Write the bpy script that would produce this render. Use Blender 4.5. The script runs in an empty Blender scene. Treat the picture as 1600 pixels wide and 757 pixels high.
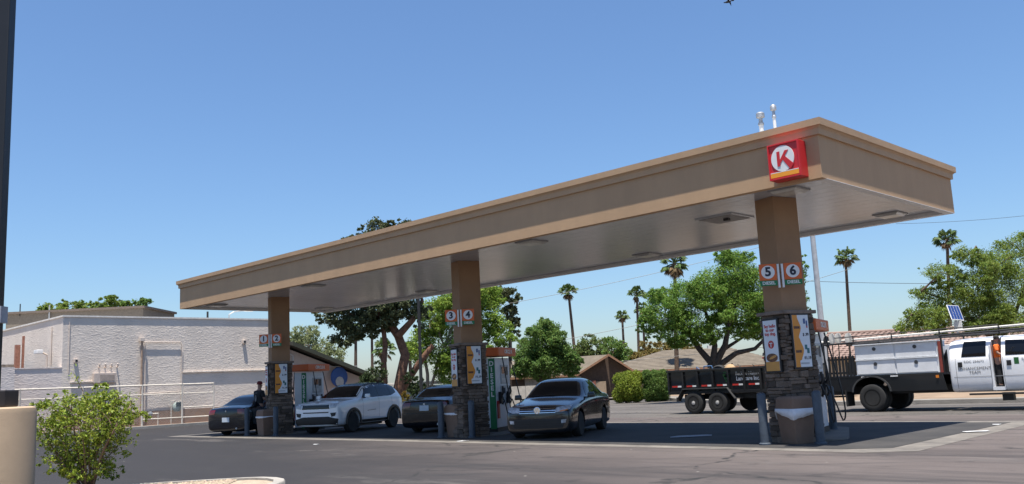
import bpy, bmesh, math, random
import numpy as np
from mathutils import Vector, Matrix
from mathutils.bvhtree import BVHTree
R_ = math.radians
random.seed(7)
scene = bpy.context.scene
C = scene.collection

# ------------------------------------------------------------------ camera, sky, sun, exposure
CAM_H = 1.4
YAW, PITCH, ROLL, FPX = 0.7831, 0.1559, -0.0484, 1396.5
_F0 = Vector((-math.sin(YAW), math.cos(YAW), 0)); _R0 = Vector((math.cos(YAW), math.sin(YAW), 0)); _Z = Vector((0, 0, 1))
_F = _F0 * math.cos(PITCH) + _Z * math.sin(PITCH); _U = -_F0 * math.sin(PITCH) + _Z * math.cos(PITCH)
_R = _R0 * math.cos(ROLL) + _U * math.sin(ROLL); _U2 = -_R0 * math.sin(ROLL) + _U * math.cos(ROLL)
cd = bpy.data.cameras.new("camera"); cam = bpy.data.objects.new("camera", cd); C.objects.link(cam)
cam.matrix_world = Matrix(((_R.x, _U2.x, -_F.x, 0), (_R.y, _U2.y, -_F.y, 0), (_R.z, _U2.z, -_F.z, CAM_H), (0, 0, 0, 1)))
cd.sensor_width = 36; cd.lens = 36 * FPX / 1600; cd.clip_end = 6000; cd.clip_start = 0.05
scene.camera = cam
SUN = Vector((0.125, -0.155, 1.0)).normalized()
w = bpy.data.worlds.new("World"); scene.world = w; w.use_nodes = True
nt = w.node_tree; nt.nodes.clear()
sky = nt.nodes.new("ShaderNodeTexSky"); sky.sky_type = 'NISHITA'; sky.sun_disc = False
sky.sun_elevation = math.asin(SUN.z); sky.sun_rotation = math.atan2(SUN.x, SUN.y)
sky.altitude = 340; sky.air_density = 1.2; sky.dust_density = 1.0; sky.ozone_density = 10.0
bg = nt.nodes.new("ShaderNodeBackground"); bg.inputs[1].default_value = 0.083
wo = nt.nodes.new("ShaderNodeOutputWorld")
nt.links.new(sky.outputs[0], bg.inputs[0]); nt.links.new(bg.outputs[0], wo.inputs[0])
sl = bpy.data.lights.new("sun", 'SUN'); sl.energy = 5.0; sl.angle = R_(0.53); sl.color = (1.0, 0.945, 0.86)
so = bpy.data.objects.new("sun", sl); C.objects.link(so); so.rotation_euler = (-SUN).to_track_quat('-Z', 'Y').to_euler(); so.location = (0, 0, 60)
vs = scene.view_settings; vs.view_transform = 'Standard'; vs.look = 'None'; vs.gamma = 1; vs.exposure = 0.95; vs.use_curve_mapping = False
scene.cycles.max_bounces = 8; scene.cycles.diffuse_bounces = 4; scene.cycles.transparent_max_bounces = 12

def ray(u, v): return _F + _R * ((u - 800) / FPX) + _U2 * ((378.5 - v) / FPX)
def at(u, v, d):                     # a world point seen at pixel (u, v), d metres ahead
    r = ray(u, v); t = d / r.dot(_F0); return Vector((0, 0, CAM_H)) + r * t
def gp(u, v, z=0.0):
    r = ray(u, v); return Vector((0, 0, CAM_H)) + r * ((z - CAM_H) / r.z)

# ------------------------------------------------------------------ materials
MATS = {}
def mat(name, col, rough=0.7, metal=0.0, var=0.12, vscale=6.0, bump=0.0, bscale=40.0, coat=0.0, spec=0.5, island=0.0, objrand=0.0, translucent=0.0, emit=0.0, col2=None, stretch=None):
    if name in MATS: return MATS[name]
    m = bpy.data.materials.new(name); m.use_nodes = True; t = m.node_tree; N = t.nodes; Lk = t.links
    p = N["Principled BSDF"]; p.inputs["Roughness"].default_value = rough; p.inputs["Metallic"].default_value = metal
    p.inputs["Specular IOR Level"].default_value = spec; p.inputs["Coat Weight"].default_value = coat; p.inputs["Coat Roughness"].default_value = 0.05
    tc = N.new("ShaderNodeTexCoord"); no = N.new("ShaderNodeTexNoise"); no.inputs["Scale"].default_value = vscale; no.inputs["Detail"].default_value = 5; no.inputs["Roughness"].default_value = 0.65
    if stretch:
        mpp = N.new("ShaderNodeMapping"); mpp.inputs["Scale"].default_value = stretch; Lk.new(tc.outputs["Object"], mpp.inputs[0]); Lk.new(mpp.outputs[0], no.inputs["Vector"])
    else: Lk.new(tc.outputs["Object"], no.inputs["Vector"])
    mix = N.new("ShaderNodeMix"); mix.data_type = 'RGBA'
    c2 = col2 if col2 else tuple(c * (1 - var * 2) for c in col); c1 = col if col2 else tuple(min(1, c * (1 + var * .7)) for c in col)
    mix.inputs[6].default_value = (*c2, 1); mix.inputs[7].default_value = (*c1, 1)
    rp = N.new("ShaderNodeMapRange"); rp.inputs[1].default_value = 0.3; rp.inputs[2].default_value = 0.7
    Lk.new(no.outputs[0], rp.inputs[0]); Lk.new(rp.outputs[0], mix.inputs[0])
    out = mix.outputs[2]
    if island or objrand:
        hs = N.new("ShaderNodeHueSaturation"); mr = N.new("ShaderNodeMapRange")
        if island: g = N.new("ShaderNodeNewGeometry"); src = g.outputs["Random Per Island"]; a = island
        else: g = N.new("ShaderNodeObjectInfo"); src = g.outputs["Random"]; a = objrand
        mr.inputs[3].default_value = 1 - a; mr.inputs[4].default_value = 1 + a
        Lk.new(src, mr.inputs[0]); Lk.new(mr.outputs[0], hs.inputs["Value"]); Lk.new(out, hs.inputs["Color"]); out = hs.outputs[0]
        if island:
            mh = N.new("ShaderNodeMath"); mh.operation = 'MULTIPLY_ADD'; mh.inputs[1].default_value = 0.05; mh.inputs[2].default_value = 0.475
            fr = N.new("ShaderNodeMath"); fr.operation = 'FRACT'; f2 = N.new("ShaderNodeMath"); f2.operation = 'MULTIPLY'; f2.inputs[1].default_value = 7.31
            Lk.new(src, f2.inputs[0]); Lk.new(f2.outputs[0], fr.inputs[0]); Lk.new(fr.outputs[0], mh.inputs[0]); Lk.new(mh.outputs[0], hs.inputs["Hue"])
    Lk.new(out, p.inputs["Base Color"])
    if bump:
        nb = N.new("ShaderNodeTexNoise"); nb.inputs["Scale"].default_value = bscale; nb.inputs["Detail"].default_value = 6; Lk.new(tc.outputs["Object"], nb.inputs["Vector"])
        b = N.new("ShaderNodeBump"); b.inputs["Strength"].default_value = bump; b.inputs["Distance"].default_value = 0.03; Lk.new(nb.outputs[0], b.inputs["Height"]); Lk.new(b.outputs[0], p.inputs["Normal"])
    if translucent:
        tr = N.new("ShaderNodeBsdfTranslucent"); Lk.new(out, tr.inputs[0]); ms = N.new("ShaderNodeMixShader"); ms.inputs[0].default_value = translucent
        Lk.new(p.outputs[0], ms.inputs[1]); Lk.new(tr.outputs[0], ms.inputs[2]); Lk.new(ms.outputs[0], N["Material Output"].inputs[0])
    if emit: p.inputs["Emission Color"].default_value = (*col, 1); p.inputs["Emission Strength"].default_value = emit
    MATS[name] = m
    return m

def asphalt_mat(name, ca, cb, cseal=None, line=None):
    m = bpy.data.materials.new(name); m.use_nodes = True; t = m.node_tree; N = t.nodes; Lk = t.links; p = N["Principled BSDF"]; p.inputs["Roughness"].default_value = 0.85; p.inputs["Specular IOR Level"].default_value = 0.3
    g = N.new("ShaderNodeNewGeometry")
    def noise(s, d=4, r=.6, vec=None, st=None):
        n = N.new("ShaderNodeTexNoise"); n.inputs["Scale"].default_value = s; n.inputs["Detail"].default_value = d; n.inputs["Roughness"].default_value = r
        if st:
            mp = N.new("ShaderNodeMapping"); mp.inputs["Scale"].default_value = st; mp.inputs["Rotation"].default_value = (0, 0, R_(35)); Lk.new(g.outputs["Position"], mp.inputs[0]); Lk.new(mp.outputs[0], n.inputs["Vector"])
        else: Lk.new(vec or g.outputs["Position"], n.inputs["Vector"])
        return n.outputs[0]
    def rng(x, a, b, c=0., d=1.):
        r = N.new("ShaderNodeMapRange"); r.inputs[1].default_value = a; r.inputs[2].default_value = b; r.inputs[3].default_value = c; r.inputs[4].default_value = d; Lk.new(x, r.inputs[0]); return r.outputs[0]
    def mixc(f, a, b, bt='MIX'):
        x = N.new("ShaderNodeMix"); x.data_type = 'RGBA'; x.blend_type = bt
        if isinstance(f, float): x.inputs[0].default_value = f
        else: Lk.new(f, x.inputs[0])
        for i, c in ((6, a), (7, b)):
            if isinstance(c, tuple): x.inputs[i].default_value = (*c, 1)
            else: Lk.new(c, x.inputs[i])
        return x.outputs[2]
    def mul(a, b):
        x = N.new("ShaderNodeMath"); x.operation = 'MULTIPLY'; Lk.new(a, x.inputs[0]); Lk.new(b, x.inputs[1]); return x.outputs[0]
    wob = N.new("ShaderNodeVectorMath"); wob.operation = 'MULTIPLY_ADD'; wn = N.new("ShaderNodeTexNoise"); wn.inputs["Scale"].default_value = .12; Lk.new(g.outputs["Position"], wn.inputs["Vector"]); Lk.new(wn.outputs["Color"], wob.inputs[0]); wob.inputs[1].default_value = (3, 3, 0); Lk.new(g.outputs["Position"], wob.inputs[2])
    col = mixc(rng(noise(.35, 5), .35, .65), ca, cb)
    if cseal:
        d = N.new("ShaderNodeVectorMath"); d.operation = 'DOT_PRODUCT'; d.inputs[1].default_value = line[0]; Lk.new(g.outputs["Position"], d.inputs[0])
        ad = N.new("ShaderNodeMath"); ad.operation = 'MULTIPLY_ADD'; ad.inputs[1].default_value = 6.0; Lk.new(noise(.3, 5), ad.inputs[0]); Lk.new(d.outputs["Value"], ad.inputs[2])
        col = mixc(rng(ad.outputs[0], line[1], line[2]), col, cseal)
    col = mixc(rng(noise(1.0, 6, .7, None, (.10, .9, 1)), .47, .66, 0., .75), col, (.026, .024, .025))       # drag streaks and stains
    col = mixc(rng(noise(.9, 4, .7), .6, .68, 0., .55), col, (.022, .021, .022))
    col = mixc(rng(noise(.5, 6, .75, None, (.3, 1.2, 1)), .58, .72, 0., .5), col, (.16, .145, .135))
    col = mixc(rng(noise(90, 2), .3, .7, 0., 1.), col, mixc(rng(noise(90, 2), .35, .65), (.6, .6, .6), (1.25, 1.25, 1.25)), 'MULTIPLY') if False else mixc(.5, col, mixc(rng(noise(70, 3, .8), .35, .65), (.2, .2, .2), (.8, .8, .8)), 'SOFT_LIGHT')
    for cx_, cy_, rad_, wd_ in ((-30, -20, 33.3, .16), (-30, -20, 34.9, .16), (12, -14, 33.0, .15), (12, -14, 34.55, .15), (-6, -40, 50.5, .2), (-6, -40, 52.1, .2), (-20, 60, 50.2, .17), (-20, 60, 51.8, .17)):
        dn = N.new("ShaderNodeVectorMath"); dn.operation = 'DISTANCE'; dn.inputs[1].default_value = (cx_, cy_, 0); Lk.new(wob.outputs[0], dn.inputs[0])
        sb_ = N.new("ShaderNodeMath"); sb_.operation = 'SUBTRACT'; sb_.inputs[1].default_value = rad_; Lk.new(dn.outputs["Value"], sb_.inputs[0]); ab = N.new("ShaderNodeMath"); ab.operation = 'ABSOLUTE'; Lk.new(sb_.outputs[0], ab.inputs[0])
        col = mixc(mul(rng(ab.outputs[0], wd_ * .5, wd_, .55, 0.), rng(noise(.35, 4), .42, .62)), col, (.028, .027, .028))       # worn tyre tracks
    # cracks: thin lines of a warped cell pattern, broken up by noise
    wv = N.new("ShaderNodeVectorMath"); wv.operation = 'MULTIPLY_ADD'; nn = N.new("ShaderNodeTexNoise"); nn.inputs["Scale"].default_value = .8; nn.inputs["Detail"].default_value = 5; Lk.new(g.outputs["Position"], nn.inputs["Vector"])
    Lk.new(nn.outputs["Color"], wv.inputs[0]); wv.inputs[1].default_value = (1.6, 1.6, 0); Lk.new(g.outputs["Position"], wv.inputs[2])
    vo = N.new("ShaderNodeTexVoronoi"); vo.feature = 'DISTANCE_TO_EDGE'; vo.inputs["Scale"].default_value = .22; Lk.new(wv.outputs[0], vo.inputs["Vector"])
    crack = mul(rng(vo.outputs["Distance"], .006, .014, 1., 0.), rng(noise(.25, 2), .42, .5))
    col = mixc(mul(crack, rng(noise(5, 2), .3, .6)), col, (.02, .02, .02))
    v3 = N.new("ShaderNodeTexVoronoi"); v3.inputs["Scale"].default_value = .75; Lk.new(wv.outputs[0], v3.inputs["Vector"])
    col = mixc(mul(rng(v3.outputs["Distance"], .05, .13, .7, 0.), rng(noise(.6, 2), .45, .55)), col, (.018, .017, .017))       # oil drips
    # pale specks of gum and litter dust
    v2 = N.new("ShaderNodeTexVoronoi"); v2.inputs["Scale"].default_value = 1.1; Lk.new(g.outputs["Position"], v2.inputs["Vector"])
    col = mixc(rng(v2.outputs["Distance"], .02, .03, .7, 0.), col, (.42, .40, .36))
    Lk.new(col, p.inputs["Base Color"])
    b = N.new("ShaderNodeBump"); b.inputs["Strength"].default_value = .35; b.inputs["Distance"].default_value = .012; Lk.new(noise(55, 4, .7), b.inputs["Height"]); Lk.new(b.outputs[0], p.inputs["Normal"])
    return m

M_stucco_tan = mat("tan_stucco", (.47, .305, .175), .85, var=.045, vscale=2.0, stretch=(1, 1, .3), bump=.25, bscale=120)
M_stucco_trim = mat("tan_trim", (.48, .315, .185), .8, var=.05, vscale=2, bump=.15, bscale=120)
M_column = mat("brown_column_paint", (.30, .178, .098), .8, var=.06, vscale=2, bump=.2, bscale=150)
M_mortar = mat("mortar", (.05, .042, .037), .95, var=.2, bump=.5)
M_stone = mat("stacked_stone", (.17, .128, .098), .9, var=.3, vscale=9, bump=.6, bscale=30, objrand=.5)
M_steel_grey = mat("slate_blue_paint", (.055, .072, .095), .55, var=.2, vscale=7, bump=.1)
M_black = mat("black_plastic", (.012, .012, .013), .5)
M_black_gloss = mat("black_gloss", (.008, .008, .009), .2)
M_rubber = mat("tyre_rubber", (.022, .022, .022), .85, var=.2)
M_white = mat("white_paint", (.72, .72, .71), .45, var=.04)
M_white_dull = mat("weathered_white", (.60, .58, .54), .7, var=.1)
M_orange = mat("orange_sign", (.62, .12, .02), .5, var=.05)
M_green = mat("green_sign", (.01, .17, .055), .5, var=.05)
M_navytext = mat("dark_print", (.02, .022, .04), .6)
M_glass = mat("dark_window_glass", (.006, .007, .009), .04, spec=.4, var=.02)
M_glass_blue = mat("tinted_window_glass", (.012, .015, .021), .05, spec=.5, var=.02)
M_chrome = mat("chrome", (.75, .75, .76), .15, metal=1, var=.02)
M_alu = mat("aluminium", (.5, .5, .51), .4, metal=1, var=.05)
M_galv = mat("galvanised_steel", (.45, .46, .47), .5, metal=.7, var=.1)
M_red = mat("red_sign", (.55, .018, .022), .4, var=.04)
M_yellow = mat("amber_stripe", (.85, .33, .02), .4, var=.04)
M_bin = mat("brown_bin", (.185, .118, .082), .75, var=.06, bump=.2, bscale=200)
M_bag = mat("white_bag", (.70, .70, .72), .35, var=.06, bump=.5, bscale=18)
M_concrete = mat("pale_concrete", (.17, .155, .135), .9, var=.14, vscale=1.2, bump=.25, bscale=60)
M_kerb = mat("kerb_concrete", (.30, .28, .25), .9, var=.12, vscale=2, bump=.3, bscale=50)
M_bark = mat("brown_bark", (.11, .075, .052), .95, var=.3, vscale=8, bump=.8, bscale=14)
M_bark_red = mat("reddish_bark", (.17, .085, .05), .95, var=.3, vscale=6, bump=.8, bscale=10)
M_bark_dark = mat("dark_bark", (.045, .036, .03), .95, var=.3, vscale=8, bump=.8, bscale=14)
M_bark_pale = mat("pale_bark", (.28, .23, .18), .9, var=.2, vscale=8, bump=.5)

# ------------------------------------------------------------------ mesh helpers
class MB:
    def __init__(s): s.v = []; s.f = []
    def add(s, vs, fs):
        o = len(s.v); s.v += [tuple(x) for x in vs]; s.f += [tuple(i + o for i in f) for f in fs]; return s
    def box(s, c, d, rz=0.0, mtx=None, taper=1.0):
        hx, hy, hz = d[0] / 2, d[1] / 2, d[2] / 2; ca, sa = math.cos(rz), math.sin(rz); vs = []
        for z in (-1, 1):
            k = taper if z > 0 else 1
            for x, y in ((-1, -1), (1, -1), (1, 1), (-1, 1)):
                a, b = x * hx * k, y * hy * k; p = Vector((c[0] + a * ca - b * sa, c[1] + a * sa + b * ca, c[2] + z * hz))
                vs.append(mtx @ p if mtx else p)
        return s.add(vs, [(3, 2, 1, 0), (4, 5, 6, 7), (0, 1, 5, 4), (1, 2, 6, 5), (2, 3, 7, 6), (3, 0, 4, 7)])
    def quad(s, a, b, c, d): return s.add([a, b, c, d], [(0, 1, 2, 3)])
    def tube(s, pts, rad, n=8, cap=True):
        pts = [Vector(p) for p in pts]; rs = rad if isinstance(rad, (list, tuple)) else [rad] * len(pts); o = len(s.v); k = len(pts)
        prev = None
        for i, p in enumerate(pts):
            t = (pts[min(i + 1, k - 1)] - pts[max(i - 1, 0)]).normalized()
            if prev is None: a = t.orthogonal().normalized()
            else: a = (prev - t * prev.dot(t)); a = a.normalized() if a.length > 1e-6 else t.orthogonal().normalized()
            prev = a; b = t.cross(a)
            for j in range(n): th = 2 * math.pi * j / n; s.v.append(tuple(p + (a * math.cos(th) + b * math.sin(th)) * rs[i]))
        for i in range(k - 1):
            for j in range(n): j2 = (j + 1) % n; s.f.append((o + i * n + j, o + i * n + j2, o + (i + 1) * n + j2, o + (i + 1) * n + j))
        if cap: s.f.append(tuple(o + j for j in range(n - 1, -1, -1))); s.f.append(tuple(o + (k - 1) * n + j for j in range(n)))
        return s
    def lathe(s, prof, c=(0, 0, 0), n=20, axis='z'):
        o = len(s.v)
        for r, h in prof:
            for j in range(n):
                th = 2 * math.pi * j / n; a, b = r * math.cos(th), r * math.sin(th)
                q = (a, b, h) if axis == 'z' else ((a, h, b) if axis == 'y' else (h, a, b)); s.v.append((c[0] + q[0], c[1] + q[1], c[2] + q[2]))
        for i in range(len(prof) - 1):
            for j in range(n): j2 = (j + 1) % n; s.f.append((o + i * n + j, o + i * n + j2, o + (i + 1) * n + j2, o + (i + 1) * n + j))
        if prof[0][0] > 1e-5: s.f.append(tuple(o + j for j in range(n - 1, -1, -1)))
        if prof[-1][0] > 1e-5: s.f.append(tuple(o + (len(prof) - 1) * n + j for j in range(n)))
        return s
    def prism(s, poly, ax, a, b):          # 2-D polygon swept along axis ax ('x','y','z') from a to b
        n = len(poly); vs = []
        for h in (a, b):
            for p in poly: vs.append({'x': (h, p[0], p[1]), 'y': (p[0], h, p[1]), 'z': (p[0], p[1], h)}[ax])
        return s.add(vs, [tuple(range(n - 1, -1, -1)), tuple(range(n, 2 * n))] + [(i, (i + 1) % n, n + (i + 1) % n, n + i) for i in range(n)])
    def build(s, name, m, parent=None, smooth=False, mtx=None, bevel=0.0, fix=True):
        me = bpy.data.meshes.new(name); me.from_pydata(s.v, [], s.f)
        if fix or bevel:
            bm = bmesh.new(); bm.from_mesh(me)
            bmesh.ops.recalc_face_normals(bm, faces=bm.faces)
            if bevel: bmesh.ops.bevel(bm, geom=[e for e in bm.edges if len(e.link_faces) == 2 and e.calc_face_angle(0) > .6], offset=bevel, segments=2, affect='EDGES', profile=.6, clamp_overlap=True)
            bm.to_mesh(me); bm.free()
        if smooth:
            me.polygons.foreach_set("use_smooth", [True] * len(me.polygons))
            me.set_sharp_from_angle(angle=R_(40))
        me.materials.append(m); o = bpy.data.objects.new(name, me); C.objects.link(o)
        if parent: o.parent = parent
        if mtx: o.matrix_local = mtx
        return o

def tag(o, label, cat, group=None, kind=None):
    o["label"] = label; o["category"] = cat
    if group: o["group"] = group
    if kind: o["kind"] = kind
    return o
def empty(name, loc, rz=0.0, label=None, cat=None, group=None):
    o = bpy.data.objects.new(name, None); C.objects.link(o); o.location = loc; o.rotation_euler = (0, 0, rz); o.empty_display_size = .2
    if label: tag(o, label, cat, group)
    return o
def struct(o): o["kind"] = "structure"; return o
def copy_tree(o, parent=None):
    c = o.copy(); C.objects.link(c); c.parent = parent
    for ch in list(o.children): copy_tree(ch, c)
    return c
def link_mesh(name, me, parent=None, mtx=None):
    o = bpy.data.objects.new(name, me); C.objects.link(o)
    if parent: o.parent = parent
    if mtx: o.matrix_local = mtx
    return o
def text_obj(name, body, size, m, parent, mtx, bold=.0, sx=1.0, align='CENTER', ext=.002):
    cu = bpy.data.curves.new(name, 'FONT'); cu.body = body; cu.size = size; cu.align_x = align; cu.align_y = 'CENTER'; cu.offset = bold; cu.extrude = ext; cu.resolution_u = 3; cu.space_line = .85
    to = bpy.data.objects.new(name, cu); C.objects.link(to); dg = bpy.context.evaluated_depsgraph_get(); dg.update()
    me = bpy.data.meshes.new_from_object(to.evaluated_get(dg)); bpy.data.objects.remove(to)
    me.materials.clear(); me.materials.append(m)
    o = bpy.data.objects.new(name, me); C.objects.link(o); o.parent = parent; o.matrix_local = mtx @ Matrix.Diagonal((sx, 1, 1, 1)); return o
def frame_mtx(origin, xdir, normal):       # local x = xdir, local z = normal (text faces normal), local y up
    x = Vector(xdir).normalized(); z = Vector(normal).normalized(); y = z.cross(x)
    return Matrix(((x.x, y.x, z.x, origin[0]), (x.y, y.y, z.y, origin[1]), (x.z, y.z, z.z, origin[2]), (0, 0, 0, 1)))
def applied(o, mods=None):                      # bake modifiers into the mesh

    dg = bpy.context.evaluated_depsgraph_get(); dg.update(); me = bpy.data.meshes.new_from_object(o.evaluated_get(dg)); o.modifiers.clear(); old = o.data; o.data = me; return o

# ================================================================== SETTING
def sheet(name, poly, z, m):
    b = MB(); b.add([(x, y, z) for x, y in poly], [tuple(range(len(poly)))]); return struct(b.build(name, m))
sheet("ground", [(-3000, -3000), (3000, -3000), (3000, 3000), (-3000, 3000)], -.03, mat("dry_desert_soil", (.2, .16, .12), .95, var=.15, vscale=.3, bump=.3))
M_lot = asphalt_mat("worn_lot_asphalt", (.088, .073, .068), (.112, .094, .088), (.0215, .0205, .0225), ((-.44, -.9, 0), -5.5, 1.5))
sheet("parking_lot", [(-45.3, -25), (60, -25), (60, 25.2), (-45.3, 25.2)], 0.0, M_lot)
M_street = asphalt_mat("street_asphalt", (.092, .083, .076), (.112, .102, .093))
sheet("street", [(-45.3, 25.2), (60, 25.2), (60, 31.9), (-18.5, 31.9), (-34, 45.2), (-60, 45.2), (-60, 30), (-45.3, 30)], -0.006, M_street)
# far kerb, verge and sidewalk
b = MB(); b.box((21, 32.0, .05), (78, .18, .2)); b.box((-26.0, 38.6, .05), (20.4, .18, .2), rz=math.atan2(-13.3, 15.5)); struct(b.build("kerb", M_kerb, bevel=.02))
sheet("sidewalk", [(-17.95, 32.1), (60, 32.1), (60, 33.6), (-17.5, 33.6), (-34.5, 47.6), (-62, 47.6), (-62, 45.6), (-34, 45.6)], .11, M_concrete)
sheet("verge", [(-17.5, 33.6), (60, 33.6), (60, 60), (-90, 90), (-62, 47.6), (-34.5, 47.6)], .10, mat("bare_tan_soil", (.25, .18, .12), .95, var=.2, vscale=.8, bump=.4))
# concrete apron under the canopy
sheet("apron_border", [(-33.9, 15.0), (-20, 14.9), (-6.6, 14.5), (-5.9, 14.95), (-6.1, 22.6), (-33.9, 22.6)], .004, mat("worn_border_concrete", (.19, .172, .15), .9, var=.3, vscale=1.6, bump=.3, col2=(.075, .068, .062)))
sheet("fuel_apron", [(-33.5, 15.45), (-20, 15.35), (-7.2, 14.98), (-6.5, 15.4), (-6.6, 22.0), (-33.2, 22.0)], .008, mat("shade_dark_concrete", (.045, .041, .038), .85, var=.3, vscale=.9, bump=.2, col2=(.018, .017, .017)))  # canopy shade deepened in the slab's own colour, with random blotches
# kerb and strip at the stucco building
b = MB(); b.box((-45.4, 19, .04), (.2, 30, .2)); struct(b.build("kerb", M_kerb, bevel=.02))
sheet("sidewalk", [(-46.3, 4), (-45.3, 4), (-45.3, 34), (-46.3, 34)], .12, M_concrete)
sheet("dirt_strip", [(-47.2, 4), (-46.3, 4), (-46.3, 34), (-47.2, 34)], .11, mat("red_dirt", (.26, .14, .085), .95, var=.25, vscale=3, bump=.5))

# ================================================================== CANOPY
X1, X0, Y0, Y1, ZB, ZT, ZS = -6.99, -32.57, 14.857, 21.30, 4.72, 5.78, 4.80
can = empty("fuel_canopy", ((X0 + X1) / 2, (Y0 + Y1) / 2, 0), 0, "long flat tan stucco canopy roof over the fuel pumps", "canopy")
can_m = Matrix.Translation(can.location).inverted()
def cbuild(b, name, m, **k): return b.build(name, m, can, mtx=can_m, **k)
T = .16
b = MB(); b.box(((X0 + X1) / 2, Y0 + T / 2, (ZB + 5.66) / 2), (X1 - X0, T, 5.66 - ZB)); cbuild(b, "fascia", M_stucco_tan)
b = MB(); b.box(((X0 + X1) / 2, Y1 - T / 2, (ZB + 5.66) / 2), (X1 - X0, T, 5.66 - ZB)); cbuild(b, "fascia", M_stucco_tan)
b = MB(); b.box((X1 - T / 2, (Y0 + Y1) / 2, (ZB + 5.66) / 2), (T, Y1 - Y0 - 2 * T, 5.66 - ZB)); cbuild(b, "fascia", M_stucco_tan)
b = MB(); b.box((X0 + T / 2, (Y0 + Y1) / 2, (ZB + 5.66) / 2), (T, Y1 - Y0 - 2 * T, 5.66 - ZB)); cbuild(b, "fascia", M_stucco_tan)
def ring(b, x0, x1, y0, y1, prof):         # moulding profile (outset, z) swept round the rectangle, mitred
    k = len(prof); vs = []
    for sx, sy in ((-1, -1), (1, -1), (1, 1), (-1, 1)):
        for o, z in prof: vs.append(((x1 + o) if sx > 0 else (x0 - o), (y1 + o) if sy > 0 else (y0 - o), z))
    fs = []
    for c in range(4):
        for i in range(k): j = (i + 1) % k; d = (c + 1) % 4; fs.append((c * k + i, d * k + i, d * k + j, c * k + j))
    b.add(vs, fs)
b = MB(); ring(b, X0, X1, Y0, Y1, [(-.1, 5.50), (.045, 5.50), (.05, 5.61), (.075, 5.64), (.108, 5.655), (.112, 5.78), (-.1, 5.80)]); cbuild(b, "cornice", M_stucco_trim)
b = MB(); b.box(((X0 + X1) / 2, (Y0 + Y1) / 2, 5.60), (X1 - X0 - .25, Y1 - Y0 - .25, .1)); cbuild(b, "roof_deck", M_white_dull)
M_soffit = mat("glossy_white_soffit", (.42, .44, .47), .22, var=.06, vscale=.6, spec=.6, bump=.05, bscale=2.2)
npan = 15; y0, y1 = Y0 + T, Y1 - T; pw = (y1 - y0) / npan
bp = MB(); bp.box((0, 0, .02), (X1 - X0 - 2 * T, pw - .006, .04)); pm = None
for i in range(npan):
    mt = can_m @ Matrix.Translation(((X0 + X1) / 2, y0 + (i + .5) * pw, ZS))
    if pm is None: o = bp.build("soffit_panel", M_soffit, can, mtx=mt, bevel=.0015); pm = o.data
    else: link_mesh("soffit_panel", pm, can, mt)
b = MB(); b.box(((X0 + X1) / 2, (y0 + y1) / 2, ZS + .06), (X1 - X0 - 2 * T, y1 - y0, .02)); cbuild(b, "soffit_backing", M_black)
for c_, d_ in ((((X0 + X1) / 2, Y1 - T - .01, (ZB + ZS) / 2 - .002), (X1 - X0 - 2 * T, .02, ZS - ZB)), ((X1 - T - .01, (Y0 + Y1) / 2, (ZB + ZS) / 2 - .002), (.02, Y1 - Y0 - 2 * T - .05, ZS - ZB)), ((X0 + T + .01, (Y0 + Y1) / 2, (ZB + ZS) / 2 - .002), (.02, Y1 - Y0 - 2 * T - .05, ZS - ZB)), (((X0 + X1) / 2, Y1 - T / 2, ZB - .004), (X1 - X0, T + .01, .008)), ((X1 - T / 2, (Y0 + Y1) / 2, ZB - .004), (T + .01, Y1 - Y0 - 2 * T - .02, .008))):
    cbuild(MB().box(c_, d_), "soffit_trim", M_white)
# recessed lights, hatch
M_lens = mat("light_lens", (.55, .55, .52), .25)
for lx in (-8.1, -15.0, -24.8, -31.4):
    for ly in (15.75, 20.45):
        o = MB().box((0, 0, -.012), (.6, .6, .024)).build("light_housing", mat("light_housing_paint", (.33, .33, .33), .5), can, mtx=can_m @ Matrix.Translation((lx, ly, ZS)), bevel=.01)
        MB().box((0, 0, -.045), (.44, .44, .045), taper=1.2).build("lens", M_lens, o, bevel=.008)
o = MB().box((0, 0, -.012), (.95, .95, .024)).build("access_hatch", M_soffit, can, mtx=can_m @ Matrix.Translation((-10.5, 17.3, ZS)), bevel=.004)
MB().box((0, 0, -.03), (.8, .8, .012)).build("hatch_panel", mat("hatch_grey", (.28, .27, .26), .5), o); MB().box((.12, -.1, -.06), (.12, .1, .06)).build("hatch_latch", M_black, o)
# vent pipes
for i, vx in enumerate((-10.86, -10.49)):
    v = empty("vent_pipe", (vx, 20.0, 5.65), 0, ("thicker white fuel vent pipe with ringed cap on the canopy roof" if i == 0 else "thinner white fuel vent pipe on the canopy roof, nearer the corner"), "pipe", "vent pipes on the canopy roof")
    r = .055 if i == 0 else .04
    MB().tube([(0, 0, -.05), (0, 0, 1.85 if i == 0 else 1.95)], r, 12).build("pipe", M_white, v, smooth=True)
    zt = 1.85 if i == 0 else 1.95
    MB().lathe([(r * 1.3, zt), (r * 1.3, zt + .06), (r * .9, zt + .08), (r * .9, zt + .18), (r * 1.9, zt + .2), (r * 1.9, zt + .3), (r * 1.3, zt + .33), (0, zt + .34)], n=14).build("cap", M_galv, v, smooth=True)

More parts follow.
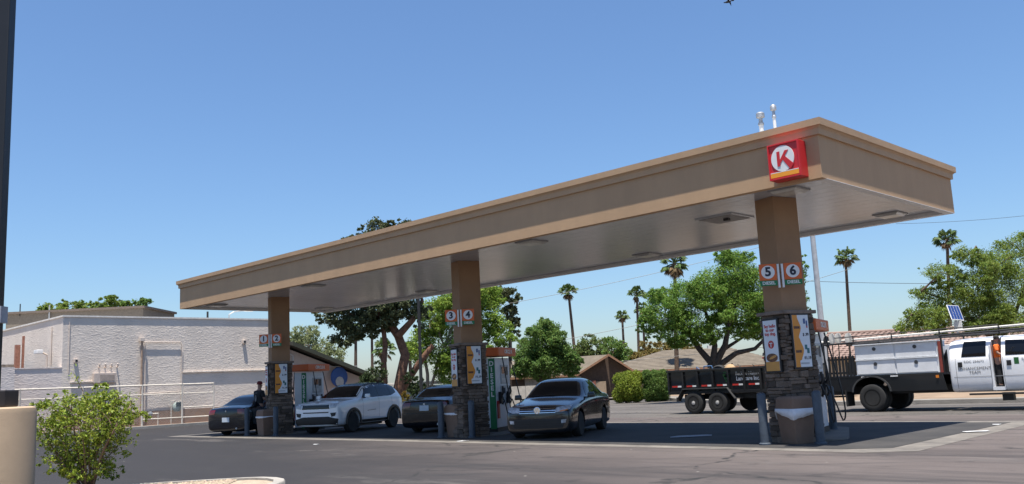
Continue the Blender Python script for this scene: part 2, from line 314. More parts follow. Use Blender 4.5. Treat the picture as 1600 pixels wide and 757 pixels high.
# ---- brand sign on the fascia corner
ks = empty("illuminated_brand_sign", (-7.535, Y0, 5.10), 0, "red box sign with white circle and letter K on the canopy corner", "sign")
MB().box((0, -.14, 0), (.68, .28, .70)).build("sign_box", M_red, ks, bevel=.012)
b = MB(); r = .245; pts = []
KF = -.285
def disc(b, c, r, y, n=40, th=.012): b.lathe([(r, y), (r, y - th), (0, y - th)], (c[0], 0, c[1]), n, 'y')
bd = MB(); disc(bd, (-.02, .045), .25, KF + .004); bd.build("white_disc", M_white, ks)
def flat(poly, y, th=.006): return MB().prism(poly, 'y', y, y - th)
kx, kz = -.02, .045
b = MB(); yk = KF - .009
b.prism([(kx - .12, kz - .145), (kx - .055, kz - .145), (kx - .055, kz + .145), (kx - .12, kz + .145)], 'y', yk, yk - .006)
b.prism([(kx - .055, kz - .02), (kx + .06, kz + .145), (kx + .14, kz + .145), (kx - .055, kz - .1)][::1], 'y', yk + .001, yk - .005)
b.prism([(kx - .02, kz + .0), (kx + .045, kz + .045), (kx + .235, kz - .145), (kx + .15, kz - .235)], 'y', yk + .002, yk - .004)
b.build("letter_k", M_red, ks)
MB().box((-.0, -.285, -.262), (.64, .02, .085)).build("amber_band", M_yellow, ks); MB().box((0, -.285, -.21), (.64, .02, .014)).build("white_band", M_white, ks)
b = MB()
for x, z, dx, dz in ((-.325, 0, .03, .7), (.325, 0, .03, .7), (0, .335, .62, .03), (0, -.335, .62, .03)): b.box((x, -.288, z), (dx, .026, dz))
b.build("retainer_frame", M_red, ks, bevel=.004)

ks.scale = (.89, 1, .94)
# ================================================================== COLUMNS
CA = R_(-17); CW, CD = .50, .65
COLS = [((-28.45, 16.62), "1", "2"), ((-18.47, 16.65), "3", "4"), ((-8.73, 16.36), "5", "6")]
wheres = ["beside the white compact SUV", "beside the dark sedan with the round emblem", "nearest the canopy corner sign"]
svars = []
for k in range(8):
    rr = random.Random(k); bm = bmesh.new(); bmesh.ops.create_cube(bm, size=1)
    bmesh.ops.bevel(bm, geom=list(bm.edges), offset=.09, segments=1, affect='EDGES', clamp_overlap=True)
    for v_ in bm.verts: v_.co += Vector((rr.uniform(-.05, .05), rr.uniform(-.12, .12), rr.uniform(-.07, .07)))
    me = bpy.data.meshes.new("stone"); bm.to_mesh(me); bm.free(); me.materials.append(M_stone); svars.append(me)
rs = random.Random(3)
for ci, ((cx, cy), n1, n2) in enumerate(COLS):
    col = empty("support_column", (cx, cy, 0), CA, "tan canopy column with stacked stone base, " + ["standing by the man in the red cap", "second from the canopy's far end", "carrying pump numbers 5 and 6"][ci], "column", "canopy columns")
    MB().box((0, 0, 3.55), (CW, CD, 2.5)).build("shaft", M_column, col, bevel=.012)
    BW, BD, BH = .58, .72, 2.46
    MB().box((0, 0, BH / 2), (BW, BD, BH)).build("mortar_core", M_mortar, col)
    MB().box((0, 0, BH + .035), (BW + .16, BD + .16, .07)).build("stone_ledge", mat("ledge_stone", (.2, .155, .125), .9, var=.2, bump=.4), col, bevel=.015)
    faces = [(0, -BD / 2, 0, BW), (BW / 2, 0, math.pi / 2, BD), (0, BD / 2, math.pi, BW), (-BW / 2, 0, -math.pi / 2, BD)]
    for fx, fy, fr, fw in faces:
        z = .0
        while z < BH - .02:
            hh = min(rs.choice([.055, .07, .085, .1, .13]), BH - z)
            x = -fw / 2 - rs.uniform(0, .03)
            while x < fw / 2 - .03:
                ll = rs.uniform(.12, .36)
                if x + ll > fw / 2 - .08: ll = fw / 2 - x + rs.uniform(.0, .04)
                dp = rs.uniform(.03, .09)
                mt = Matrix.Translation((fx, fy, 0)) @ Matrix.Rotation(fr, 4, 'Z') @ Matrix.Translation((x + ll / 2, -dp / 2 + .025, z + hh / 2)) @ Matrix.Rotation(rs.uniform(-.02, .02), 4, 'Y') @ Matrix.Diagonal((ll - .008, dp, hh - .009, 1))
                link_mesh("stone", rs.choice(svars), col, mt)
                x += ll
            z += hh

WORD = dict(zip("123456", ("one", "two", "three", "four", "five", "six")))
# ---- number signs: each a flag panel held off the near corner of its column
for ci, ((cx, cy), n1, n2) in enumerate(COLS):
    corner = Vector((cx, cy, 0)) + Matrix.Rotation(CA, 3, 'Z') @ Vector((CW / 2, -CD / 2, 0))
    xd = Vector((math.cos(YAW - .1), math.sin(YAW - .1), 0)); nd = Vector((xd.y, -xd.x, 0))
    zc = 3.12 + (.1 if ci else .14)
    for k, num in enumerate((n1, n2)):
        off = (-.235 if k == 0 else .235)
        s = empty("pump_number_sign", corner + nd * .10 + xd * off + Vector((0, 0, zc)), 0, f"orange pump sign with black number {WORD[num]} in a white circle, on a column", "sign", "pump number signs")
        F0 = lambda x, z, o: s.matrix_world.inverted() @ frame_mtx((0, 0, 0), xd, nd) @ Matrix.Translation((x, z, o))
        fm = frame_mtx((0, 0, 0), xd, nd)
        MB().box((0, .06, 0), (.33, .32, .03)).build("panel", M_orange, s, mtx=fm, bevel=.004)
        MB().lathe([(.128, .0), (.128, .021), (0, .021)], (0, .06, 0), 32).build("number_disc", M_white, s, mtx=fm)
        text_obj("number", num, .24, M_navytext, s, fm @ Matrix.Translation((0, .06, .024)), bold=.009)
        MB().box((0, -.155, 0), (.33, .10, .03)).build("diesel_strip", M_green, s, mtx=fm, bevel=.003)
        text_obj("lettering", "DIESEL", .085, M_white, s, fm @ Matrix.Translation((0, -.155, .017)), bold=.002, sx=.98)
        MB().box((-.195 if k else .195, -.02, 0), (.036, .46, .05)).build("mounting_strip", M_white, s, mtx=fm)
        MB().box((-.195 if k else .195, -.02, -.06), (.03, .1, .1)).build("bracket", M_white, s, mtx=fm)

# ---- framed posters on the stone
M_poster = mat("poster_white", (.62, .66, .70), .35, var=.03); M_post_or = mat("poster_orange", (.62, .24, .025), .4, var=.05); M_post_tan = mat("poster_tan", (.55, .27, .06), .4, var=.08)
M_post_red = mat("poster_red", (.45, .02, .02), .4); M_post_brown = mat("poster_brown", (.13, .045, .02), .4, var=.4, vscale=20); M_post_blue = mat("poster_blue", (.03, .08, .25), .4); M_post_teal = mat("poster_teal", (.02, .13, .15), .4)
def poster(ci, side):
    (cx, cy), n1, n2 = COLS[ci]; Rm = Matrix.Rotation(CA, 4, 'Z')
    if side == 'end': org = Vector((.29 + .062, -.02, 1.93)); xd, nd = Vector((0, 1, 0)), Vector((1, 0, 0)); pw_, ph = .42, 1.0
    else: org = Vector((-.03, -.36 - .062, 1.87)); xd, nd = Vector((1, 0, 0)), Vector((0, -1, 0)); pw_, ph = .36, .98
    lab = ["above the man in the red cap", "beside the middle dispenser", "above the bin with the baggy liner"][ci]
    s = empty("poster_frame", (cx, cy, 0), CA, ("wavy orange edged price poster " if side == 'end' else "narrow red emblem poster ") + lab, "poster", "framed posters on the columns")
    fm = frame_mtx(org, xd, nd); P = lambda b, n, m: b.build(n, m, s, mtx=fm)
    MB().box((0, 0, -.012), (pw_ + .07, ph + .07, .05)).build("frame", M_black, s, mtx=fm, bevel=.008)
    P(MB().box((0, 0, .016), (pw_, ph, .006)), "sheet", M_poster)
    h, q = ph / 2, pw_ / 2
    if side == 'end':
        L = [(-q, -h), (-q + .12, -h), (-q + .11, -h + .12)]
        for i in range(21):
            t = i / 20; L.append((-q + .13 + .075 * math.sin(t * math.pi * 2.0 + .2) ** 2 + (.03 if t < .5 else .0), -h + .14 + t * (ph - .14)))
        L.append((-q, h)); P(MB().prism(L, 'z', .0195, .022), "orange_wave", M_post_or)
        for zz in (.26, -.20):
            P(MB().box((-q + .1, zz, .023), (.15, .05, .004)), "brown_print", M_post_brown)
        P(MB().box((.10, .38, .021), (.05, .1, .004)), "cup_print", M_post_blue); P(MB().box((.16, .34, .021), (.035, .1, .004)), "cup_print", M_post_blue); P(MB().box((.16, .27, .021), (.03, .04, .004)), "cup_print", M_post_red)
        P(MB().box((.09, -.12, .021), (.06, .09, .004)), "can_print", M_post_teal); P(MB().box((.14, -.19, .021), (.06, .1, .004)), "can_print", M_post_teal)
        text_obj("price", "$ .99", .075, M_navytext, s, fm @ Matrix.Translation((.11, .12, .02)), bold=.003); text_obj("price", "$1.19", .08, M_navytext, s, fm @ Matrix.Translation((.11, -.33, .02)), bold=.003)
        P(MB().box((.03, -.43, .021), (.22, .03, .004)), "fine_print", mat("grey_print", (.35, .38, .42), .5))
    else:
        text_obj("slogan", "Say hello\nto our\ntop dog.", .088, M_post_red, s, fm @ Matrix.Translation((0, .30, .02)), bold=.0025)
        P(MB().lathe([(.078, .019), (.078, .022), (0, .022)], (0, .02, 0), 24), "red_emblem", M_post_red)
        b = MB(); b.box((0, .045, .0245), (.08, .018, .004)); b.box((0, .005, .0245), (.018, .08, .004)); P(b, "emblem_print", M_poster)
        P(MB().box((0, -.40, .021), (pw_, .18, .004)), "orange_footer", M_post_tan)
        b = MB(); b.lathe([(.15, .021), (.15, .024), (0, .024)], (0, 0, 0), 20); o = P(b, "hot_dog_picture", M_post_brown); o.matrix_local = fm @ Matrix.Translation((.0, -.235, .002)) @ Matrix.Diagonal((1, .55, 1, 1))
        b = MB(); b.lathe([(.11, .026), (.11, .028), (0, .028)], (0, 0, 0), 16); o = P(b, "bun_picture", M_post_tan); o.matrix_local = fm @ Matrix.Translation((.03, -.225, .0)) @ Matrix.Rotation(.3, 4, 'Z') @ Matrix.Diagonal((1, .22, 1, 1))
for ci in range(3): poster(ci, 'end'); poster(ci, 'side')

# ================================================================== ISLAND FURNITURE
IA = R_(24.9)                      # islands and cars stand at this turn
b = MB()
def island(cx, cy):
    c = Vector((cx - .45, cy + 2.0, 0)); Rm = Matrix.Rotation(IA, 3, 'Z'); poly = []
    for sy in (-1, 1):
        for k in range(9):
            a = math.pi * k / 8 + (math.pi if sy < 0 else 0); poly.append((math.cos(a) * .5, math.sin(a) * .5 + sy * 1.5))
    pts = [(c + Rm @ Vector((x, y, 0)))[:2] for x, y in poly]
    struct(MB().prism(pts, 'z', .0, .035).build("pump_island", M_concrete))
for (c, _, _) in COLS: island(*c)

M_disp = mat("dispenser_white", (.62, .64, .66), .4, var=.06, vscale=3)
def dispenser(ci):
    (cx, cy), n1, n2 = COLS[ci]
    near = Vector((cx - .36, cy + 1.33, .035)) + (Vector((.10, .06, 0)) if ci == 2 else Vector((0, 0, 0)))         # nearest corner; local -x to the left, +y away
    lab = ["beside the white SUV", "beside the dark sedan with round emblem", "seen edge-on behind the last column"][ci]
    s = empty("fuel_dispenser", near, IA - (R_(9) if ci == 2 else 0), "white fuel dispenser with orange topper " + lab, "fuel pump", "fuel dispensers")
    Wd, Ln = .52, 1.15
    MB().box((-Wd / 2, Ln / 2, 1.05), (Wd, Ln, 2.1)).build("cabinet", M_disp, s, bevel=.015)
    MB().box((-Wd / 2 - .0, Ln / 2, .06), (Wd + .02, Ln + .02, .12)).build("plinth", M_black, s)
    tp = MB().box((-Wd / 2 + .02, Ln / 2 - .02, 2.27), (Wd + .34, Ln + .3, .25)).build("topper", M_orange, s, bevel=.03)
    fx = Wd * 0 + .02 + .17
    text_obj("lettering", "CIRCLE K", .15, M_white, tp, frame_mtx((.195, Ln / 2 + .05, 2.27), (0, 1, 0), (1, 0, 0)), bold=.004)
    text_obj("lettering", "CIRCLE K", .13, M_white, tp, frame_mtx((-Wd / 2 - .45, Ln / 2, 2.27), (0, -1, 0), (-1, 0, 0)), bold=.004)
    g = MB().box((-.11, -.009, 1.08), (.19, .018, 2.0)).build("diesel_panel", M_green, s, bevel=.003)
    for i, ch in enumerate("DIESEL"): text_obj("letter", ch, .19, M_white, g, frame_mtx((-.11, -.02, 1.93 - i * .175), (1, 0, 0), (0, -1, 0)), bold=.006)
    for sd in (1, -1):
        x = .006 if sd > 0 else -Wd - .006; nm = (sd, 0, 0)
        bz = MB().box((x, Ln / 2 + .12, 1.62), (.03, .62, .55)).build("display_bezel", mat("bezel_grey", (.36, .38, .40), .4), s, bevel=.008)
        MB().box((x + sd * .017, Ln / 2 + .02, 1.74), (.008, .3, .2)).build("screen", M_glass, bz); MB().box((x + sd * .017, Ln / 2 + .28, 1.72), (.008, .16, .24)).build("keypad", M_black, bz)
        MB().box((x + sd * .017, Ln / 2 + .05, 1.45), (.008, .36, .13)).build("price_strip", mat("price_grey", (.5, .5, .5), .4), bz)
        gp_ = MB().box((x, Ln / 2 + .12, 1.12), (.03, .7, .36)).build("grade_panel", mat("grade_panel_grey", (.42, .43, .45), .4), s, bevel=.006)
        for k in range(4): MB().box((x + sd * .02, Ln / 2 - .13 + k * .17, 1.15), (.012, .11, .16)).build("grade_button", [M_navytext, M_navytext, M_poster, M_navytext][k], gp_)
        for k, yy in enumerate((.22, .82)):
            nz = MB(); xx = x + sd * .09
            nz.box((x + sd * .04, yy, .95), (.08, .14, .34)); nz.tube([(xx, yy, 1.02), (xx + sd * .05, yy, 1.12), (xx + sd * .02, yy, 1.28)], .03, 8); nz.tube([(xx, yy, 1.0), (xx + sd * .05, yy, .86), (xx + sd * .0, yy, .76)], .022, 8)
            nz.build("nozzle", M_black, s, smooth=True)
            top = Vector((x + sd * .14, yy, 2.12)); pts = []
            for i in range(19):
                t = i / 18; pts.append((x + sd * (.14 + .26 * math.sin(math.pi * t) * (.6 + .4 * k)), yy + .1 * math.sin(3 * t) + .05 * k, 2.12 - 1.9 * math.sin(min(1, t * 1.35) * math.pi / 2) + (0 if t < .74 else (t - .74) * 2.6)))
            MB().tube(pts, .017, 7).build("hose", M_black, s, smooth=True)
        rv = MB().box((x + sd * .01, .1, .62), (.03, .16, .5)).build("red_side_label", M_post_red, s, bevel=.006)
    return s
for ci in range(3): dispenser(ci)

def bollard(x, y, label, h=1.0, r=.085):
    s = empty("bollard", (x, y, 0), 0, label, "bollard", "slate blue bollards at the pump islands")
    MB().lathe([(r, -.02), (r, h - .05), (r * .9, h - .02), (r * .6, h), (0, h + .008)], n=20).build("post", M_steel_grey, s, smooth=True)
    MB().lathe([(r + .03, .0), (r + .03, .035), (r + .002, .05)], n=20).build("base_collar", M_steel_grey, s, smooth=True)
for u, v, lab in [(1196, 697.5, "slate blue steel bollard in front of the black trailer"), (1283, 696, "slate blue steel bollard beside the bin with the white liner"), (1303, 675, "slate blue steel bollard behind the hoses of the edge-on dispenser"),
                  (690, 686, "slate blue bollard between a black sedan's rear and the middle bin"), (738, 686, "slate blue bollard between the middle bin and the middle dispenser"),
                  (386, 683, "slate blue bollard left of the bin by the man"), (431, 683, "slate blue bollard between the man's bin and the white SUV")]:
    p = gp(u, v - 1.5); bollard(p.x, p.y, lab, .98)

def bin_(u, v, rz, label, big_bag):
    p = gp(u, v); s = empty("trash_bin", (p.x, p.y, 0), rz, label, "trash bin", "brown trash bins at the columns"); s.scale = (.86, .86, .96)
    prof = [(.23, .0), (.245, .02), (.28, .60), (.28, .66)]
    b = MB(); vs = []
    def sq(r, z): return [(-r, -r, z), (r, -r, z), (r, r, z), (-r, r, z)]
    lv = [sq(.235, 0), sq(.24, .03), sq(.29, .62), sq(.29, .68)]
    for l in lv: vs += l
    fs = [(3, 2, 1, 0)] + [(i * 4 + j, i * 4 + (j + 1) % 4, i * 4 + 4 + (j + 1) % 4, i * 4 + 4 + j) for i in range(3) for j in range(4)] + [(12, 13, 14, 15)]
    b.add(vs, fs).build("container", M_bin, s, bevel=.02)
    b = MB(); lv = [sq(.297, .66), sq(.30, .70), sq(.28, .88), sq(.25, .92), sq(.2, .93)]; vs = [q for l in lv for q in l]
    fs = [(3, 2, 1, 0)] + [(i * 4 + j, i * 4 + (j + 1) % 4, i * 4 + 4 + (j + 1) % 4, i * 4 + 4 + j) for i in range(4) for j in range(4)] + [(16, 17, 18, 19)]
    b.add(vs, fs).build("hood", M_bin, s, bevel=.025)
    # bag folded over the rim with an uneven hem
    rr = random.Random(int(u)); b = MB(); n = 48; ringt = []; ringm = []; ringb = []
    for i in range(n):
        t = i / n * 4; sd = int(t); f = t - sd; q = [(-1, -1), (1, -1), (1, 1), (-1, 1)]; a, c = q[sd], q[(sd + 1) % 4]; x, y = a[0] + (c[0] - a[0]) * f, a[1] + (c[1] - a[1]) * f
        drop = (.17 + .05 * math.sin(t * 2.2) + rr.uniform(-.012, .012)) if big_bag else (.045 + .02 * math.sin(t * 2.6) + rr.uniform(-.006, .006))
        if big_bag and sd == 0: drop *= .35 + .65 * f
        k = 1 + rr.uniform(-.012, .016)
        ringt.append((x * .300, y * .300, .69)); ringm.append((x * .306 * k, y * .306 * k, .69 - drop * .5)); ringb.append((x * .312 * k, y * .312 * k, .69 - drop))
    vs = ringt + ringm + ringb
    b.add(vs, [(r * n + i, r * n + (i + 1) % n, (r + 1) * n + (i + 1) % n, (r + 1) * n + i) for r in range(2) for i in range(n)])
    o = b.build("liner", M_bag, s, smooth=True, fix=False)
    md = o.modifiers.new("s", 'SOLIDIFY'); md.thickness = .004
p3 = gp(1244, 694)
bin_(1247, 693.5, R_(-22), "brown trash bin with its white liner pulled well over the rim", True)
bin_(716, 683, R_(2), "brown trash bin with a thin strip of liner, beside the middle column", False)
bin_(416, 681, R_(-2), "brown trash bin in front of the man in the red cap", False)

# ================================================================== CARS
def loft_body(st):
    vs = []; fs = []; n = None
    for (x, zb, w, zs, wb, zt, wt) in st:
        half = [(0, zb), (.82 * w, zb), (.975 * w, zb + .05), (w, zb + .42 * (zs - zb)), (.992 * w, zs - .07), (wb, zs), ((wb + wt) / 2 + .012, (zs + zt) / 2 + .005), (wt, zt - .025), (wt * .62, zt), (0, zt + .008)]
        full = half + [(-y, z) for y, z in half[-2:0:-1]]; n = len(full)
        vs += [(x, y, z) for y, z in full]
    k = len(st)
    for i in range(k - 1):
        for j in range(n): j2 = (j + 1) % n; fs.append((i * n + j, i * n + j2, (i + 1) * n + j2, (i + 1) * n + j))
    fs.append(tuple(range(n - 1, -1, -1))); fs.append(tuple((k - 1) * n + j for j in range(n)))
    return vs, fs
class Car:
    def __init__(s, name, pos, fwd, label, cat, st, fo, wb, wr, wy, paint, group=None):
        # st: stations by distance behind the front bumper; local x forward, origin under the front axle
        s.st = [(fo - a[0],) + tuple(a[1:]) for a in st]; s.fo = fo; s.wb = wb; s.paint = paint
        fwd = Vector((fwd[0], fwd[1], 0)).normalized()
        s.root = empty(name, (pos[0], pos[1], 0), math.atan2(fwd.y, fwd.x), label, cat, group)
        vs, fs = loft_body(s.st); b = MB(); b.add(vs, fs); body = b.build("body", paint, s.root)
        m = body.modifiers.new("ss", 'SUBSURF'); m.levels = 2; m.render_levels = 2
        applied(body, [m])
        bm = bmesh.new(); bm.from_mesh(body.data); s.bvh = BVHTree.FromBMesh(bm); bm.free()
        cut = []
        for ax in (0, -wb):
            for sy in (1, -1):
                c = MB().lathe([(wr + .055, -.16), (wr + .055, .3)] if sy > 0 else [(wr + .055, .16), (wr + .055, -.3)], (ax, sy * wy, wr + .01), 28, 'y').build("cutter", M_black, s.root); cut.append(c)
                md = body.modifiers.new("b", 'BOOLEAN'); md.object = c; md.operation = 'DIFFERENCE'; md.solver = 'EXACT'
        applied(body, None)
        for c in cut: bpy.data.objects.remove(c)
        if paint.name not in [x.name for x in body.data.materials if x]: body.data.materials.clear(); body.data.materials.append(paint)
        body.data.polygons.foreach_set("use_smooth", [True] * len(body.data.polygons)); body.data.set_sharp_from_angle(angle=R_(50))
        body.data.polygons.foreach_set("material_index", [0] * len(body.data.polygons))
        s.body = body
        MB().box((-wb / 2, 0, .27), (wb - wr * 2 - .2, wy * 1.7, .18)).build("underbody", M_black, s.root)
    def wheel(s, x, sy, wr, wy, rim, tw=.21, spokes=5):
        w_ = empty("wheel", (x, sy * wy, wr), 0); w_.parent = s.root
        MB().lathe([(wr * .66, -tw / 2), (wr * .9, -tw / 2 - .005), (wr * .985, -tw / 2 + .03), (wr, -tw / 4), (wr, tw / 4), (wr * .985, tw / 2 - .03), (wr * .9, tw / 2 + .005), (wr * .66, tw / 2)], n=32, axis='y').build("tyre", M_rubber, w_, smooth=True)
        b = MB(); yo = sy * (tw / 2 - .015)
        b.lathe([(wr * .67, yo - sy * .1), (wr * .67, yo), (wr * .60, yo), (wr * .57, yo - sy * .05), (.0, yo - sy * .06)], n=28, axis='y')
        for k in range(spokes):
            a = 2 * math.pi * k / spokes + .3; mt = Matrix.Rotation(a, 4, 'Y')
            b.box((wr * .33, yo - sy * .015, 0), (wr * .56, .03, wr * .15), mtx=mt)
        b.lathe([(wr * .14, yo + sy * .005), (0, yo + sy * .012)], n=14, axis='y')
        b.build("rim", rim, w_)
    def decal(s, name, m, top, bot, axis, parent=None, rows=5, off=.006, sub=4, mirror=False, thick=.0):
        # two polylines (top, bot), in (a, z); a is y for axis front/rear, x for left/right, y for 'top' with x as second
        b = MB()
        for flip in ((1, -1) if mirror else (1,)):
            T_, B_ = [], []
            for src, dst in ((top, T_), (bot, B_)):
                for i in range(len(src) - 1):
                    for k in range(sub): t = k / sub; dst.append((src[i][0] + (src[i + 1][0] - src[i][0]) * t, src[i][1] + (src[i + 1][1] - src[i][1]) * t))
                dst.append(src[-1])
            grid = []; ok = True
            for r in range(rows + 1):
                row = []
                for (a0, z0), (a1, z1) in zip(T_, B_):
                    t = r / rows; a = (a0 + (a1 - a0) * t) * flip; z = z0 + (z1 - z0) * t
                    if axis == 'front': o, d = Vector((6, a, z)), Vector((-1, 0, 0))
                    elif axis == 'rear': o, d = Vector((-9, a, z)), Vector((1, 0, 0))
                    elif axis == 'left': o, d = Vector((a, 4, z)), Vector((0, -1, 0))
                    elif axis == 'right': o, d = Vector((a, -4, z)), Vector((0, 1, 0))
                    elif axis == 'top': o, d = Vector((z, a, 4)), Vector((0, 0, -1))
                    h, nrm, _, _ = s.bvh.ray_cast(o, d)
                    if h is None: row.append(None); continue
                    if nrm.dot(d) > 0: nrm = -nrm
                    row.append(h + nrm * off)
                grid.append(row)
            idx = {}; 
            for r in range(rows):
                for c in range(len(T_) - 1):
                    q = [(r, c), (r, c + 1), (r + 1, c + 1), (r + 1, c)]
                    if any(grid[i][j] is None for i, j in q): continue
                    f = []
                    for k in q:
                        if (flip,) + k not in idx: idx[(flip,) + k] = len(b.v); b.v.append(tuple(grid[k[0]][k[1]]))
                        f.append(idx[(flip,) + k])
                    b.f.append(tuple(f))
        if not b.f: return None
        o = b.build(name, m, parent or s.root, smooth=True, fix=False)
        return o
    def seam(s, pts, axis, wd=.008):
        b0 = [(a - wd, z) if abs(pts[0][1] - pts[-1][1]) > abs(pts[0][0] - pts[-1][0]) else (a, z - wd) for a, z in pts]
        s.decal("door_seam", M_black, pts, b0, axis, s.body, rows=1, off=.003, sub=6)

def paint(name, c, rough=.3, coat=.45, spec=.35): return mat(name, c, rough, coat=coat, var=.03, vscale=2, spec=spec)
P_grey = paint("charcoal_car_paint", (.012, .0125, .0145), .18, .7, .5); P_white = paint("white_car_paint", (.87, .875, .88), .3, 1.0, .5); P_black = paint("black_car_paint", (.004, .0045, .007), .18, .6, .45); P_navy = paint("black_blue_car_paint", (.004, .005, .010), .18, .6, .45)
M_head = mat("headlight_lens", (.5, .52, .55), .08, metal=.0, var=.3, vscale=14); M_tail = mat("tail_light_red", (.16, .006, .006), .15, coat=1, var=.2); M_amber = mat("amber_lens", (.75, .22, .02), .2); M_plate = mat("license_plate", (.50, .56, .62), .4, var=.06)
M_rim_dark = mat("dark_rim", (.03, .03, .032), .35, metal=.6); M_rim_silver = mat("silver_rim", (.42, .42, .43), .35, metal=.8, var=.08)
SED = [(0.0, .20, .68, .60, .64, .66, .50), (.04, .14, .80, .68, .76, .74, .60), (.2, .13, .865, .76, .81, .82, .64), (.9, .155, .89, .84, .85, .92, .67), (1.35, .155, .89, .89, .85, .97, .69), (1.52, .155, .89, .91, .845, 1.02, .68), (2.12, .155, .89, .93, .855, 1.39, .625), (2.55, .155, .89, .94, .855, 1.455, .615), (3.1, .155, .89, .945, .855, 1.445, .61), (3.55, .155, .89, .95, .85, 1.35, .60), (4.05, .155, .89, .97, .81, 1.06, .59), (4.40, .14, .88, .975, .79, 1.03, .65), (4.60, .17, .83, .94, .74, .99, .62), (4.65, .26, .72, .86, .66, .91, .5)]
def sedan_windows(c, fo, dz=0., rear=True):
    X = lambda s_: fo - s_
    c.decal("windshield", M_glass, [(-.50, 1.355 + dz), (.50, 1.355 + dz)], [(-.66, 1.0 + dz), (.66, 1.0 + dz)], 'front', sub=10, rows=6)
    c.decal("rear_window", M_glass, [(-.46, 1.33 + dz), (.46, 1.33 + dz)], [(-.55, 1.08 + dz), (.55, 1.08 + dz)], 'rear', sub=10, rows=6)
    for ax in ('left', 'right'):
        c.decal("side_window", M_glass_blue, [(X(1.98), 1.18 + dz), (X(2.25), 1.335 + dz), (X(2.68), 1.375 + dz)], [(X(1.78), .985 + dz), (X(2.2), .985 + dz), (X(2.70), .985 + dz)], ax, rows=5)
        c.decal("side_window", M_glass_blue, [(X(2.76), 1.375 + dz), (X(3.1), 1.365 + dz), (X(3.38), 1.32 + dz)], [(X(2.78), .985 + dz), (X(3.1), .985 + dz), (X(3.48), .995 + dz)], ax, rows=5)
        c.decal("quarter_window", M_glass_blue, [(X(3.43), 1.30 + dz), (X(3.62), 1.19 + dz)], [(X(3.53), 1.0 + dz), (X(3.78), 1.03 + dz)], ax, rows=4)
        for sx in (1.62, 2.73, 3.72 if False else 3.66): c.seam([(X(sx), .96), (X(sx + .02), .6), (X(sx + .0 if sx < 3 else sx - .12), .28)], ax)
        for sx in (2.55, 3.45): c.decal("door_handle", c.paint, [(X(sx - .1), .87), (X(sx + .1), .87)], [(X(sx - .1), .84), (X(sx + .1), .84)], ax, rows=1, off=.03)
def mirrors(c, x, y, z, m=None):
    for sy in (1, -1):
        b = MB(); b.box((x, sy * (y + .06), z), (.10, .2, .13), taper=.85); o = b.build("wing_mirror", m or c.paint, c.root, bevel=.03, smooth=True)
        MB().box((x - .052, sy * (y + .06), z), (.006, .15, .09)).build("mirror_glass", M_glass, o); MB().box((x + .02, sy * (y - .07), z - .06), (.05, .12, .04)).build("mirror_stalk", M_black, o)

CARDIR = Vector((-math.sin(IA), math.cos(IA), 0))       # pointing away from the camera
# ---- charcoal sedan with round emblem
vdir = -Vector((-math.sin(R_(27)), math.cos(R_(27)), 0)); left = Vector((-vdir.y, vdir.x, 0))
vp = gp(903, 682) - left * .76
vw = Car("sedan", vp, vdir, "charcoal grey sedan facing us with a round silver emblem and chrome grille bars", "car", SED, .9, 2.65, .315, .76, P_grey)
for ax in (0, -2.65):
    for sy in (1, -1): vw.wheel(ax, sy, .315, .765, M_rim_silver, spokes=9)
sedan_windows(vw, .9); mirrors(vw, -.72, .93, 1.0, M_black_gloss)
gr = vw.decal("grille", M_black_gloss, [(-.47, .745), (0, .755), (.47, .745)], [(-.44, .625), (0, .615), (.44, .625)], 'front', sub=6, rows=3)
for z in (.735, .69, .645): vw.decal("chrome_bar", M_chrome, [(-.46, z), (.46, z)], [(-.46, z - .014), (.46, z - .014)], 'front', gr, rows=1, off=.014, sub=14)
for sy in (1, -1):
    vw.decal("headlight", M_head, [(sy * .47, .755), (sy * .66, .775), (sy * .80, .80)], [(sy * .45, .645), (sy * .64, .645), (sy * .79, .70)], 'front', sub=5, rows=4, off=.008)
    if sy > 0: o = vw.decal("running_lamp", M_amber, [(sy * .58, .675), (sy * .76, .70)], [(sy * .56, .65), (sy * .74, .675)], 'front', sub=4, rows=1, off=.014)
vw.decal("lower_grille", M_black, [(-.70, .49), (0, .50), (.70, .49)], [(-.62, .27), (0, .26), (.62, .27)], 'front', sub=6, rows=3, off=.01)
for z in (.44, .38, .32): vw.decal('intake_slat', M_rim_dark, [(-.6, z), (.6, z)], [(-.6, z - .012), (.6, z - .012)], 'front', rows=1, off=.016, sub=12)
for sy in (1, -1): vw.decal('fog_light', M_head, [(sy * .60, .46), (sy * .72, .47)], [(sy * .60, .38), (sy * .70, .39)], 'front', rows=2, off=.018, sub=3)
vw.decal("bumper_crease", M_black, [(-.70, .585), (0, .59), (.70, .585)], [(-.70, .575), (0, .58), (.70, .575)], 'front', sub=6, rows=1)
b = MB(); ez = .70; h, nrm, _, _ = vw.bvh.ray_cast(Vector((6, 0, ez)), Vector((-1, 0, 0))); ex = h.x + .03
b.lathe([(.082, ex - .02), (.082, ex), (.07, ex + .004), (.068, ex - .004)], (0, 0, ez), 28, 'x')
def stroke(b, y0_, z0_, y1_, z1_, wd=.014): 
    d = Vector((y1_ - y0_, z1_ - z0_)); n_ = Vector((-d.y, d.x)).normalized() * wd / 2
    b.prism([(y0_ - n_.x, z0_ - n_.y), (y0_ + n_.x, z0_ + n_.y), (y1_ + n_.x, z1_ + n_.y), (y1_ - n_.x, z1_ - n_.y)], 'x', ex - .006, ex + .004)
for a in ((-.03, .062, 0, .008), (.03, .062, 0, .008), (-.062, .03, -.032, -.058), (-.032, -.058, 0, -.004), (.062, .03, .032, -.058), (.032, -.058, 0, -.004)): stroke(b, a[0], ez + a[1], a[2], ez + a[3])
